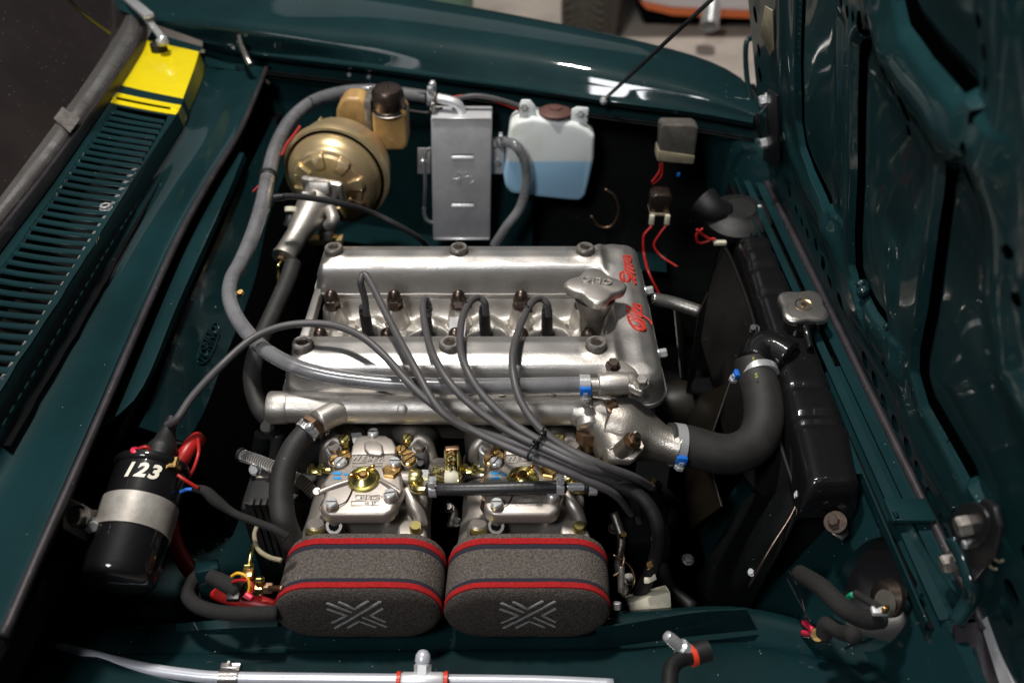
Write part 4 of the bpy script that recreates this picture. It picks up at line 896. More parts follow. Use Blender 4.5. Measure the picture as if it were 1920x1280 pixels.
c1 = carb("left one of the two cast carburettors, its gold cap fully uncovered")
off = V((.184, 0, 0))
c2 = copy_tree(c1, off); c2["label"] = "right one of the two cast carburettors, crossed by the black fuel hose"
# linkage between the two
lk = thing("throttle_linkage", "brass-coloured throttle linkage and spring between the carburettors", "linkage", P(842, 865, -.1))
prism("bracket", [P(x, y, -.085) for x, y in ((832, 842), (838, 838), (842, 846), (840, 902), (833, 900))], (.003, 0, -.02), ZINCY, lk, .0006)
prism("bracket", [P(x, y, -.085) for x, y in ((856, 838), (860, 838), (862, 900), (857, 902))], (.003, 0, -.02), ZINCY, lk, .0006)
prism("bridge", [P(x, y, -.082) for x, y in ((834, 836), (860, 834), (861, 842), (836, 844))], (0, 0, -.004), BRONZE, lk, .0006)
for y, r, m in ((852, .0055, BRASS), (862, .006, ZINCY), (872, .005, BRASS), (880, .006, ZINCY)):
    lathe("adjuster", [(-.006, r*.8), (0, r), (.004, r), (.006, r*.7)], P(846, y, -.088), (0, -.5, .8), m, lk, 16)
lathe("knuckle", [(-.008, .008), (-.003, .0105), (.003, .0105), (.008, .008)], P(847, 897, -.09), (1, 0, 0), IVORY, lk, 22)
tube("return_spring", [P(844+3*cos(k*1.3), 848+k*1.6, -.080+.003*sin(k*1.3)) for k in range(22)], .0009, BRONZE, lk, 6, 3)
tube("pull_rod", [P(815, 893, -.095), P(835, 899, -.092), P(847, 898, -.088)], .004, ZINCY, lk, 12)
lathe("ear_cap", [(-.015, .0125), (0, .0125), (.003, .010)], P(822, 872, -.1), (-.2, .1, 1), CARB, lk, 22)

# ================================================================== foam filters
FY0, FXC, FZC = -.210, -.164, -.146
def stadium(hw, r, n=14):
    out = []
    for k in range(n+1): a = -pi/2+pi*k/n; out.append(((hw-r)+r*cos(a), r*sin(a)))
    for i in range(1, 9): out.append(((hw-r)*(1-2*i/9), r))
    for k in range(n+1): a = pi/2+pi*k/n; out.append((-(hw-r)+r*cos(a), r*sin(a)))
    for i in range(1, 9): out.append((-(hw-r)*(1-2*i/9), -r))
    return out
def filt(label):
    f = thing("air_filter", label, "air filter", (FXC, FY0-.04, FZC), "foam air filters")
    def sec(name, ts, m, cap=False):
        bm = bmesh.new(); rings = []
        for t, ins in ts:
            hw, r = .0905-ins, .0445-ins
            ring = [bm.verts.new(V((FXC+x+t*-.03, FY0-t, FZC+z-t*.05+(.004*math.exp(-((t-.038)/.02)**2) if ins < .003 else 0)*-.4*(z > 0)))) for x, z in stadium(hw, max(r, .002))]
            rings.append(ring)
        for a, b in zip(rings, rings[1:]):
            n = len(a)
            for k in range(n): bm.faces.new((a[k], a[(k+1) % n], b[(k+1) % n], b[k]))
        if cap == 1: bm.faces.new(rings[0])
        if cap == 2: bm.faces.new(rings[-1][::-1])
        bmesh.ops.recalc_face_normals(bm, faces=bm.faces[:])
        for v in bm.verts: v.co += V((0, 0, .0007*noise.noise(v.co*60)))+V((0, .0005*noise.noise(v.co*90), 0))
        return obj(name, bm, m, f, 70)
    sec("back_rim", [(-.004, .012), (-.002, .004), (.0, .002), (.004, .001), (.0065, .0012)], FOAM, 1)
    sec("red_band", [(.0062, .0014), (.0066, .0), (.0138, -.0002), (.0142, .0014)], FOAMR)
    sec("seam", [(.0138, .0012), (.0144, .0006), (.0175, .0002), (.0195, .0006), (.020, .0012)], NAVY)
    sec("foam_body", [(.0195, .0008), (.024, .0002), (.032, .0), (.042, .0), (.050, .0002), (.0555, .0008)], FOAM)
    sec("seam", [(.0552, .001), (.056, .0006), (.0575, .0002), (.0603, .0006), (.0608, .0012)], NAVY)
    sec("red_band", [(.0604, .0014), (.0608, .0), (.0672, -.0002), (.0676, .0014)], FOAMR)
    sec("face", [(.0677, .0014), (.069, .0006), (.0715, .0022), (.0745, .006), (.0765, .012), (.0775, .020), (.078, .030), (.0782, .041)], FOAMD, 2)
    fy = FY0-.0785
    def q(x, y):
        x = 490+.359*x; y = 960+.359*y; p = PY(x, y, fy); p.y = fy; return p
    for pts in ([(385, 605), (620, 470)], [(370, 577), (445, 540), (345, 507)], [(345, 478), (468, 522)], [(407, 472), (487, 507), (555, 468)], [(632, 505), (570, 540), (645, 572)], [(532, 550), (650, 598)], [(452, 603), (510, 570), (595, 600)]):
        bm = bmesh.new()
        for a, b in zip(pts, pts[1:]):
            A, B = q(*a), q(*b); d = (B-A).normalized(); e = V((0, 1, 0)).cross(d)*.0013
            A -= d*.0009; B += d*.0009
            prism_bm([A-e, B-e, B+e, A+e], V((0, .0012, 0)), bm)
        obj("printed_stroke", bm, PRINT, f)
    return f
f1 = filt("left one of the two black foam air filters with red bands")
f2 = copy_tree(f1, (.1825, 0, 0)); f2["label"] = "right one of the two black foam air filters with red bands, nearer the radiator"
# ================================================================== brake booster and master cylinder
bc = PD(632, 326, 1.42); tocam = (CAM-bc).normalized()
bx = (tocam*cos(radians(36)) + (RT*-.50+UP*-.86)*sin(radians(36))).normalized()
R_ = M(97, bc)
bo = thing("brake_booster", "gold zinc-plated brake servo drum with a clamp band round its rim", "brake booster", bc)
lathe("back_shell", [(-.055, R_*.80), (-.045, R_*.93), (-.012, R_*.98), (-.004, R_*.98)], bc, bx, GOLD, bo, 64)
lathe("clamp_band", [(-.014, R_*.97), (-.012, R_*1.01), (-.006, R_*1.03), (.004, R_*1.03), (.010, R_*1.01), (.011, R_*.965), (.004, R_*.955)], bc, bx, GOLD, bo, 64)
lathe("shell_gap", [(.000, R_*.955), (.007, R_*.925), (.010, R_*.90)], bc, bx, UNDER, bo, 64)
lathe("front_shell", [(.006, R_*.88), (.010, R_*.905), (.018, R_*.90), (.030, R_*.85), (.039, R_*.77), (.043, R_*.68), (.043, R_*.60)], bc, bx, GOLD, bo, 64)
# pressed lugs standing in a ring on the front shell
x_, y_, _ = frame(bx)
lathe("front_dome", [(.040, R_*.70), (.047, R_*.62), (.049, R_*.40), (.049, .01)], bc, bx, GOLD, bo, 64)
for k in range(8):
    th = 2*pi*k/8+.2; pts = []
    for r, w_ in ((.40, .26), (.66, .20), (.72, .16), (.72, -.16), (.66, -.20), (.40, -.26)):
        d = x_*cos(th+w_)+y_*sin(th+w_); pts.append(bc+bx*(.046 if r < .7 else .040)+d*R_*r)
    prism("lug", pts, bx*.009, GOLD, bo, .003, 3, .86)
p_ = PD(612, 232, 1.43)
for dx in (-.008, .010):
    prism("band_ear", [p_+RT*(dx-.004)+UP*-.012, p_+RT*(dx+.003)+UP*-.012, p_+RT*(dx+.001)+UP*.012, p_+RT*(dx-.003)+UP*.012], bx*.012, GOLD, bo, .001)
tube("band_screw", [p_+RT*-.014+UP*.004, p_+RT*.036+UP*-.002], .0028, ZINCY, bo, 10)
cyl("band_nut", p_+RT*.010+UP*.003, (1, 0, 0), .006, .006, ZINCY, bo, 6)
mc = thing("master_cylinder", "grey cast brake master cylinder pointing down-left from the gold servo", "master cylinder", PD(575, 420, 1.33))
m0 = PD(606, 362, 1.345); m1 = PD(531, 484, 1.25); md = (m1-m0).normalized(); ml = (m1-m0).length
lathe("barrel", [(0, .0285), (ml*.28, .0275), (ml*.45, .0225), (ml*.62, .0185), (ml*.64, .0172), (ml*.93, .0172), (ml*.97, .0185), (ml, .0180), (ml+.001, .009)], m0, md, ALUB, mc, 36)
hexhead("outlet_nut", m1, md, .0085, .008, BRONZE, mc, False)
tube("brake_pipe", [m1+md*.004, m1+md*.018, PD(522, 505, 1.245), PD(524, 532, 1.25), PD(540, 560, 1.27)], .0028, ZINCY, mc, 8)
box("flange", m0+md*-.004, .072, .050, .014, ALUB, mc, .006, RT, md)
box("top_boss", PD(600, 352, 1.315), .034, .018, .020, ALUB, mc, .004, RT+UP*-.2, (UP-FW*.3))
box("top_boss", PD(580, 366, 1.305), .022, .016, .014, ALUD, mc, .002, RT+UP*.6, (UP-FW*.3))
tube("side_port", [PD(618, 392, 1.31), PD(625, 412, 1.30), PD(616, 425, 1.31)], .010, ALUB, mc, 14)
tube("inlet_hose", [PD(546, 400, 1.31), PD(545, 412, 1.30), PD(540, 426, 1.30)], .0085, RUB, mc, 14)
cyl("fitting", PD(546, 398, 1.30), UP, .010, .008, IVORY, mc)
box("mount_bracket", PD(612, 450, 1.36), .055, .02, .012, GOLD, mc, .002)
box("mount_bracket", PD(612, 438, 1.34), .022, .022, .018, STEEL, mc, .004)
# ---- reservoir
rs = thing("brake_fluid_reservoir", "amber twin-chamber brake fluid reservoir with a brown screw cap", "reservoir", PD(700, 230, 1.50))
def Yp(pts, Y): return [PY(x, y, Y) for x, y in pts]
prism("rear_chamber", Yp([(640, 190), (650, 183), (676, 184), (686, 194), (686, 262), (640, 262), (630, 244), (630, 206)], .575), (0, .045, .0), AMBER, rs, .006, 3)
prism("front_chamber", Yp([(704, 205), (752, 204), (762, 214), (764, 274), (756, 283), (708, 283), (700, 272), (697, 214)], .535), (0, .05, .0), AMBER, rs, .007, 3)
prism("strap", Yp([(682, 190), (695, 190), (698, 262), (685, 262)], .54), (0, .06, 0), STEEL, rs, .001)
prism("strap_foot", Yp([(680, 258), (706, 258), (706, 276), (684, 276)], .53), (0, .03, 0), BLACKP, rs, .002)
o = PY(730, 204, .555)
lathe("cap", [(-.001, .0285), (.004, .0305), (.007, .0295), (.008, .0280), (.020, .0280), (.034, .0268), (.040, .0225), (.0425, .012), (.043, .001)], o+V((0, 0, -.002)), (0, -.10, 1), BROWNST, rs, 40)
lathe("cap_nipple", [(0, .004), (.002, .003)], o+V((0, -.0042, .0405)), (0, -.1, 1), BROWNST, rs, 14)
lathe("cap_rim", [(0, .0295), (.003, .0315), (.004, .0295)], o+V((0, 0, -.003)), (0, -.1, 1), STEEL, rs, 40)
box("level_mark", PY(733, 262, .5345), .008, .001, .001, IVORY, rs, .0002)
# ---- catch tank
TY = .60
ct = thing("catch_tank", "flat rectangular aluminium oil catch tank with two pressed slots", "catch tank", PY(865, 450, TY))
prism("tank_body", Yp([(808, 222), (922, 223), (919, 448), (812, 448)], TY), (0, .055, 0), PLATE, ct, .0022, 3)
for a, b in (((808, 222), (922, 223)), ((812, 448), (919, 448))):
    tube("folded_edge", [PY(*a, TY)+V((.002, -.0002, 0)), PY(*b, TY)+V((-.002, -.0002, 0))], .0018, PLATE, ct, 8, 2)
for y in (296, 386):
    a, b = PY(846, y, TY), PY(889, y, TY)
    box("pressed_slot", (a+b)/2+V((0, .0005, .0)), (b-a).length, .005, .008, PLATE, ct, .0024, (1, 0, 0), (0, .35, 1), 3)
    box("slot_shadow", (a+b)/2+V((0, .0006, .0065)), (b-a).length*.95, .002, .0035, STEEL, ct, .0008)
for pts in ([(846, 342), (856, 326), (862, 322), (858, 346)], [(864, 322), (862, 345)], [(874, 322), (868, 332), (864, 348)], [(870, 332), (880, 330)], [(884, 330), (880, 342), (888, 340)], [(848, 336), (866, 334)]):
    tube("engraved_stroke", [PY(x, y, TY)+V((0, -.0002, 0)) for x, y in pts], .0006, BRIGHT, ct, 6, 4)
for x, y in ((795, 302), (933, 302)):
    sx = 1 if x > 860 else -1
    pts = [PY(x-12, y-24, TY+.02), PY(x+12, y-24, TY+.02), PY(x+12, y+24, TY+.02), PY(x-12, y+24, TY+.02)]
    prism("side_tab", pts, (0, .002, 0), PLATE, ct, .0005)
    hexhead("tab_bolt", PY(x, y+2, TY+.02), (0, -1, .1), .0068, .006, BRIGHT, ct)
tube("sight_tube", [PY(808, 278, TY+.004), PY(799, 283, TY+.002), PY(797, 300, TY), PY(797, 350, TY), PY(795, 392, TY)], .0034, CLEAR, ct, 10)
tube("sight_elbow", [PY(795, 388, TY), PY(796, 404, TY), PY(802, 414, TY), PY(812, 418, TY+.004)], .0036, BRIGHT, ct, 10)
tube("top_elbow", [PY(865, 224, TY+.025), PY(864, 205, TY+.025), PY(852, 192, TY+.025), PY(820, 184, TY+.03)], .0085, PLATE, ct, 16)
lathe("top_collar", [(0, .0115), (.006, .0115), (.008, .010)], PY(865, 222, TY+.025), (0, 0, 1), PLATE, ct, 24)
tube("side_spigot", [PY(920, 268, TY+.025), PY(945, 267, TY+.012)], .0085, PLATE, ct, 16)
clamp("hose_clip", PY(806, 183, TY+.03), (1, .1, -.1), .0135, .010, ct, (0, .0, 1), False)
clamp("hose_clip", PY(812, 184, TY+.03), (1, .1, -.1), .0125, .006, ct, (0, -1, -.4), False, STEEL)
clamp("hose_clip", PY(939, 267, TY+.016), (1, 0, 0), .0115, .006, ct, (0, 0, 1), False, BRIGHT, .004)
prism("clip_bracket", [PY(x, y, TY+.03) for x, y in ((804, 156), (808, 151), (814, 151), (818, 158), (817, 180), (806, 180))], (0, .002, 0), BRIGHT, ct, .0005)
cyl("clip_bolt", PY(811, 158, TY+.03), (0, -1, 0), .005, .004, BRIGHT, ct, 6)
# hoses of the tank
h1 = thing("breather_hose", "long clouded clear hose from the elbow over the servo to the catch tank", "hose", PD(500, 400, 1.2))
HP = [P(1092, 721, -.022), P(1040, 722, -.022), P(900, 724, -.021), P(780, 722, -.020), P(680, 714, -.018), P(600, 701, -.013), P(540, 681, -.008), P(490, 650, -.004), P(450, 605, .0), P(431, 562, .004), P(434, 524, .006), P(452, 490, .008), P(474, 440, .008), P(492, 385, .008), P(503, 330, .008),
      P(518, 275, .010), P(545, 226, .012), P(585, 192, .014), P(635, 175, .014), P(690, 170, .012), P(750, 175, .010), P(800, 182, .008)]
tube("hose", HP, lambda t: .0098+.0022*min(1, max(0, (t-.42)*8)), CLEAR, h1, 20, 10)
ra = (HP[15]-HP[13]); rx_, ry_, _ = frame(ra)
for cc_, rr, w_ in ((HP[14], .0125, .0026), (HP[14]-ra.normalized()*.007, .0115, .0020)):
    tube("joint_ring", [cc_+(rx_*cos(a)+ry_*sin(a))*rr for a in [i*pi/6 for i in range(12)]], w_, RUB, h1, 10, 3, True, True)
tube("zip_tie", [P(579, 197, .014)+RT*cos(a)*.0115*.75+UP*sin(a)*.0125+FW*(cos(a)*-.009) for a in [i*pi/6 for i in range(12)]], .0014, BLACKP, h1, 6, 3, True, True)
cyl("brass_screw", P(452, 551, .0), (0, -.3, 1), .0045, .005, BRASS, h1, 6)
cl = thing("hose_clip", "silver clip with a blue housing at the elbow end of the clear hose", "hose clip", P(1097, 722, -.022))
clamp("band", P(1096, 721, -.022), (1, 0, 0), .0112, .0125, cl, (0, -1, .2))
h2 = thing("breather_hose", "short clear hose curling from the catch tank across the washer bottle", "hose", PY(980, 300, .6))
tube("hose", [PY(930, 267, TY+.022), PY(950, 266, TY+.006), PY(968, 274, TY-.012), PY(984, 303, TY-.018), PY(987, 345, TY-.022), PY(975, 390, TY-.03), PY(950, 425, TY-.04), PY(926, 462, TY-.04)], .0092, CLEAR, h2, 18, 10)
# ---- washer bottle
wb = thing("washer_bottle", "translucent white washer bottle half full of blue fluid", "washer bottle", PY(1030, 370, TY))
prism("bottle", Yp([(978, 226), (1000, 222), (1020, 226), (1050, 230), (1078, 232), (1100, 242), (1116, 256), (1114, 300), (1104, 345), (1098, 368), (1088, 378), (1070, 377), (1010, 371), (958, 364), (947, 352), (944, 330), (950, 290), (956, 240), (966, 229)], TY-.0), (0, .055, 0), BOTTLE, wb, .009, 4, ang=60)
for pts, bx_ in (([(974, 196), (978, 188), (994, 188), (1004, 200), (1006, 224), (974, 222)], (983, 200)), ([(1070, 230), (1072, 206), (1082, 201), (1104, 203), (1102, 228), (1096, 240)], (1088, 212))):
    prism("mounting_ear", Yp(pts, TY+.01), (0, .005, 0), BOTTLE, wb, .002)
    hexhead("ear_bolt", PY(*bx_, TY+.01), (0, -1, .2), .0065, .006, BRIGHT, wb)
o = PY(1041, 226, TY+.027)
lathe("neck", [(-.004, .022), (.012, .021)], o, (0, 0, 1), BOTTLE, wb, 32)
lathe("cap", [(.012, .026), (.014, .030), (.018, .030), (.021, .025), (.0225, .012), (.026, .011), (.027, .001)], o, (0, 0, 1), REDCAP, wb, 40)
# wires along the far wing
wr = thing("wing_wiring", "thin red and grey wires along the far wing, left of the washer bottle", "wire", PY(900, 180, .65))
tube("red_wire", [PY(842, 184, .64), PY(870, 179, .64), PY(905, 182, .64), PY(945, 196, .64), PY(985, 212, .64)], .0016, REDW, wr, 8)
tube("grey_sleeve", [PY(846, 192, .64), PY(870, 182, .635), PY(900, 180, .635), PY(940, 188, .635), PY(985, 202, .635)], .0042, LEAD, wr, 10)
tube("black_pipe", [PY(765, 208, .64), PY(800, 212, .64), PY(830, 204, .64)], .0035, RUB, wr, 10)
sw = thing("servo_wiring", "thin red wire tucked between the clear hose and the gold servo", "wire", PD(545, 260, 1.4))
tube("red_wire", [PD(563, 236, 1.38), PD(550, 254, 1.38), PD(538, 270, 1.38), PD(528, 292, 1.38)], .0022, REDW, sw, 8)
tube("red_wire", [PD(500, 330, 1.3), PD(485, 348, 1.3), PD(474, 360, 1.3)], .0015, REDW, sw, 8)
# throttle cable over master cylinder
tcb = thing("black_cable", "thin black cable crossing over the brake master cylinder", "cable", PD(650, 380, 1.25))
tube("cable", [PD(516, 371, 1.20), PD(545, 368, 1.21), PD(600, 374, 1.23), PD(650, 384, 1.25), P(700, 400, -.02), P(745, 422, -.04), P(785, 446, -.07), P(800, 462, -.1)], .0046, WOVEN, tcb, 12, 8)
tube("nut_sleeve", [PD(512, 371, 1.20), PD(532, 369, 1.205)], .0055, BLACKP, tcb, 12)
# ---- relays
def relay(name, label, px, Y, m, foot):
    t = thing(name, label, "relay", PY(*px[2], Y), None)
    prism("case", Yp(px, Y), (0, .03, 0), m, t, .003, 3)
    prism("base", Yp(foot, Y-.002), (0, .034, 0), OCHRE, t, .001)
    return t
r1 = relay("relay", "larger grey metal relay box with an ochre base on the far inner wing", [(1243, 234), (1300, 235), (1310, 240), (1302, 298), (1236, 286), (1238, 240)], .50, TAUPE, [(1234, 283), (1303, 293), (1300, 308), (1232, 302)])
tube("red_wire", [PY(1238, 305, .505), PY(1236, 322, .50), PY(1222, 342, .50)], .0018, REDW, r1, 8)
tube("red_wire", [PY(1242, 305, .505), PY(1240, 330, .50), PY(1224, 346, .50)], .0016, REDW, r1, 8)
cyl("blue_terminal", PY(1272, 330, .50), (0, 0, 1), .003, .006, BLUEP, r1)
r2 = relay("relay", "smaller dark relay hanging below the larger one", [(1222, 370), (1230, 365), (1258, 366), (1262, 374), (1258, 404), (1219, 402)], .44, BROWNST, [(1220, 400), (1256, 402), (1255, 406), (1219, 405)])
for x in (1222, 1251):
    box("terminal", PY(x, 412, .435), .008, .006, .018, IVORY, r2, .001)
tube("red_wire", [PY(1222, 424, .43), PY(1208, 440, .425), PY(1206, 458, .42), PY(1208, 480, .41), PY(1216, 510, .36), PY(1240, 560, .33)], .0020, REDW, r2, 8)
tube("red_wire", [PY(1248, 424, .43), PY(1236, 440, .425), PY(1226, 460, .42), PY(1240, 480, .41), PY(1270, 500, .38)], .0016, REDW, r2, 8)
rg = thing("wire_loop", "thin dark wire hanging in a loop behind the engine's right end", "wire", PY(1140, 400, .6))
tube("wire", [PY(1135, 355, .6), PY(1152, 368, .6), PY(1160, 395, .6), PY(1148, 422, .6), PY(1125, 425, .6), PY(1108, 405, .6)], .0022, BRONZE, rg, 8)
# ---- horn
hn = thing("horn", "round black horn in the far front corner of the bay", "horn", PY(1372, 408, .40))
hc_ = PY(1385, 404, .42)
lathe("disc", [(-.02, .050), (-.01, .056), (0, .056), (.006, .048), (.010, .040), (.012, .030), (.016, .026), (.017, .001)], hc_, (-.1, -.15, 1), RUB, hn, 48)
bm = tube_bm([hc_+V((-.02, 0, .004)), hc_+V((-.045, .0, .012)), hc_+V((-.06, .015, .02))], (.018, .026), 20); obj("trumpet", bm, RUB, hn)
for pts in ([(1306, 430), (1318, 440), (1330, 448), (1342, 448)], [(1318, 428), (1306, 440), (1310, 455), (1325, 453), (1338, 447)]):
    tube("red_wire", [PY(x, y, .36) for x, y in pts], .0022, REDW, hn, 8)
box("connector", PY(1350, 455, .36), .02, .008, .006, IVORY, hn, .001, (1, 0, -.4))
# ---- radiator
rd = thing("radiator", "gloss black radiator with pressed ribs on its top tank, along the front of the bay", "radiator", P(1500, 700, -.3))
def onr(px, py, z=-.052): return P(px, py, z)
RA = [(1380, 440), (1398, 428), (1440, 432), (1452, 450), (1500, 560), (1560, 690), (1614, 850), (1620, 905), (1598, 922), (1540, 918), (1512, 900), (1490, 800), (1450, 650), (1412, 530)]
def RL(y0):                                     # tank's left and right side at image row y0
    Lx = [(430, 1384), (530, 1412), (650, 1450), (800, 1490), (900, 1512)]; Rx = [(430, 1442), (530, 1487), (650, 1540), (800, 1600), (900, 1622)]
    f = lambda T: next((a[1]+(b[1]-a[1])*(y0-a[0])/(b[0]-a[0]) for a, b in zip(T, T[1:]) if y0 <= b[0]), T[-1][1])
    return f(Lx), f(Rx)
rows = []; ys = [432+ (912-432)*i/110 for i in range(111)]; n = 24
bm = bmesh.new(); G = []
for i, y in enumerate(ys):
    l, r = RL(min(y, 899)); zt = -.052
    end = min((y-430)/14, (914-y)/16, 1); end = max(0, end)**.5
    rib = sum(math.exp(-((y-c)/5.0)**2) for c in (462, 498, 548, 722, 775, 792))
    row = []
    for k in range(n+1):
        t = k/n; s = 2*t-1; prof = max(0, 1-abs(s)**6)**.5
        base = P(l+(r-l)*t, y, zt); row.append(base+V((0, 0, -.035+(.035-.004*rib)*prof*end)))
    G.append([bm.verts.new(p) for p in row])
for a, b in zip(G, G[1:]):
    for k in range(n): bm.faces.new((a[k], a[k+1], b[k+1], b[k]))
be = [e for e in bm.edges if len(e.link_faces) == 1]
rr_ = bmesh.ops.extrude_edge_only(bm, edges=be)
for v in [g for g in rr_["geom"] if isinstance(g, bmesh.types.BMVert)]: v.co.z -= .03
bmesh.ops.recalc_face_normals(bm, faces=bm.faces[:])
obj("top_tank", bm, GLOSSB, rd, 60)
A_, B_ = onr(1395, 440, -.12), onr(1545, 905, -.12)
prism("core", [P(1388, 445, -.085), P(1440, 440, -.085), P(1612, 915, -.085), P(1520, 915, -.085)], (0, 0, -.38), UNDER, rd, .002)
tube("overflow_pipe", [P(1508, 604, -.035), P(1512, 622, -.035), P(1519, 652, -.045)], .005, GLOSSB, rd, 12)
lathe("filler_neck", [(-.03, .024), (-.006, .022), (0, .025), (.003, .025)], P(1504, 590, -.032), (0, 0, 1), GLOSSB, rd, 32)
text_obj("stamped_lettering", "UNIPART", P(1548, 750, -.0515)+V((0, 0, .001)), (-.95, .3, 0), (-.3, -.95, 0), .012, GLOSSB, rd, .0005) if False else None
tube("inlet_neck", [P(1478, 672, -.056), P(1446, 654, -.054), P(1424, 658, -.056), P(1414, 680, -.060)], (.024, .0222), GLOSSB, rd, 24)
for x, y in ((1504, 935),):
    pass
prism("foot_bracket", [P(x, y, -.10) for x, y in ((1568, 930), (1580, 945), (1592, 1000), (1580, 1012), (1560, 1000), (1552, 960))], (0, 0, -.004), BLACKP, rd, .001)
hexhead("foot_bolt", P(1565, 977, -.092), (-.6, -.3, .8), .0065, .006, BROWNST, rd)
lathe("foot_washer", [(-.004, .0125), (0, .0125)], P(1566, 978, -.093), (-.6, -.3, .8), BROWNST, rd, 28)
o = P(1506, 573, -.022); ax_ = V((-.06, -.12, 1))
rc = lathe("filler_cap", [(-.010, .0300), (-.008, .0325), (-.001, .0325), (.001, .0305), (.0016, .026), (.0016, .001)], o, ax_, CHROME, rd, 64, shape=lambda t: 1+.13*cos(4*2*pi*t+.1)-.03, hint=(.7, .75, 0))
lathe("centre_rivet", [(.0012, .0115), (.0024, .0112), (.0010, .0085), (.0010, .004), (.0026, .0038), (.0026, .001)], o, ax_, BRASS, rc, 32)
# ---- shroud and fan
fs = thing("fan_shroud", "matt black fan shroud between engine and radiator", "fan shroud", P(1380, 700, -.2))
S0 = [P(1355, 462, -.10), P(1368, 480, -.09), P(1400, 560, -.08), P(1425, 650, -.08), P(1452, 790, -.09), P(1485, 900, -.10), P(1500, 925, -.105)]
S1 = [P(1350, 470, -.115), P(1330, 540, -.16), P(1312, 620, -.17), P(1338, 720, -.20), P(1362, 830, -.20), P(1402, 900, -.19), P(1450, 945, -.15)]
loft("shroud_panel", [S0, S1], SHROUD, fs, 40, 1, .003)
loft("lower_panel", [[P(1500, 925, -.105), P(1478, 1000, -.12), P(1430, 1090, -.2), P(1400, 1150, -.3)], [P(1470, 915, -.12), P(1430, 1000, -.15), P(1380, 1080, -.24), P(1350, 1140, -.34)], [P(1430, 900, -.18), P(1380, 960, -.24), P(1330, 1040, -.32), P(1300, 1100, -.4)]], UNDER, fs, 24, 4, .003)
tube("rolled_edge", S0, .0028, SHROUD, fs, 8, 6)
tube("bead_edge", [P(1502, 918, -.10), P(1484, 965, -.11), P(1440, 1035, -.13), P(1404, 1100, -.17)], .0018, BROWNST, fs, 8)
hexhead("shroud_bolt", P(1502, 928, -.095), (-.5, -.4, .8), .0062, .008, BRIGHT, fs)
hexhead("shroud_bolt", P(1415, 617, -.082), (-.5, -.4, .8), .0055, .008, BLACKP, fs)
hexhead("shroud_bolt", P(1410, 1072, -.2), (-.5, -.4, .8), .004, .006, BRIGHT, fs)
fn = thing("cooling_fan", "ochre plastic cooling fan half hidden in the dark beside the engine", "fan", V((.255, .09, -.16)))
for k in range(6):
    a = 2*pi*k/6+.35; d = V((0, cos(a), sin(a))); e = V((1, 0, 0)).cross(d); c = V((.255, .09, -.20))
    prism("blade", [c+d*.04-e*.02+V((.01, 0, 0)), c+d*.165-e*.045+V((.02, 0, 0)), c+d*.172+e*.03+V((-.008, 0, 0)), c+d*.04+e*.018+V((-.008, 0, 0))], (.0025, 0, 0), FAN, fn, .0006)
lathe("hub", [(-.03, .035), (0, .042), (.012, .040)], V((.245, .09, -.20)), (1, 0, 0), FAN, fn, 32)
# ---- big hose
bh = thing("radiator_hose", "thick black rubber hose curving from the thermostat housing up to the radiator", "hose", P(1400, 850, -.1))
tube("hose", [P(1252, 830, -.078), P(1290, 835, -.082), P(1345, 850, -.088), P(1385, 848, -.090), P(1418, 826, -.088), P(1432, 785, -.082), P(1428, 735, -.076), P(1416, 700, -.070), P(1412, 676, -.062)], .0245, RUBG, bh, 32, 10)
clamp("hose_clip", P(1270, 834, -.080), (P(1290, 835, -.082)-P(1252, 830, -.078)), .0252, .012, bh, (0, -1, .15), True, BRIGHT, .0062)
clamp("hose_clip", P(1421, 703, -.071), (P(1430, 745, -.077)-P(1416, 700, -.070)), .0258, .010, bh, (-1, -.1, .1), True, BRIGHT, .0062)
for x, y in ((1413, 674), (1418, 704)):
    c0 = P(x, y, -.045)
    text_obj("yellow_mark", "S", c0, (1, 0, 0), (0, .8, .6), .0085, YELINK, bh, .0002)
# ---- fuel line over carburettors
fl = thing("fuel_hose", "black woven fuel hose crossing in front of the right carburettor", "fuel hose", P(950, 915, -.075))
tube("long_hose", [P(801, 917, -.088), P(860, 917, -.080), P(950, 915, -.074), P(1062, 912, -.072)], .0074, WOVEN, fl, 18, 12)
tube("metal_joint", [P(1060, 912, -.072), P(1100, 912, -.072)], .0048, BRIGHT, fl, 16)
tube("tail_hose", [P(1094, 912, -.072), P(1150, 911, -.074), P(1190, 924, -.08), P(1218, 950, -.09), P(1234, 990, -.11), P(1232, 1035, -.15), P(1214, 1085, -.20), P(1190, 1130, -.25)], .0080, RUB, fl, 18, 10)
clamp("hose_clip", P(812, 917, -.087), (1, 0, 0), .0085, .0085, fl, (0, .3, 1), False, BRIGHT, .0045)
clamp("hose_clip", P(1050, 912, -.072), (1, 0, 0), .0085, .0085, fl, (0, .35, 1), False, BRIGHT, .0045)
clamp("hose_clip", P(1111, 912, -.072), (1, 0, 0), .0090, .0090, fl, (0, .35, 1), True, BRIGHT, .0045)
# red distributor cap glimpsed under the leads
dc = thing("distributor", "red distributor cap glimpsed in the dark beneath the leads", "distributor", P(1195, 950, -.25))
lathe("cap", [(-.05, .034), (-.01, .034), (.004, .028), (.008, .01)], P(1196, 935, -.27), (.2, .1, 1), REDL, dc, 32)
for k in range(4):
    a = k*pi/2+.4; lathe("tower", [(0, .009), (.022, .008)], P(1196, 935, -.27)+V((cos(a)*.02, sin(a)*.02, .0)), (.2+.3*cos(a), .1+.3*sin(a), 1), RUB, dc, 16)
for x, y in ((1166, 1005), (1222, 905), (1215, 1062)): cyl("brass_tip", P(x, y, -.17), (.2, -.3, 1), .004, .008, BRASS, dc)

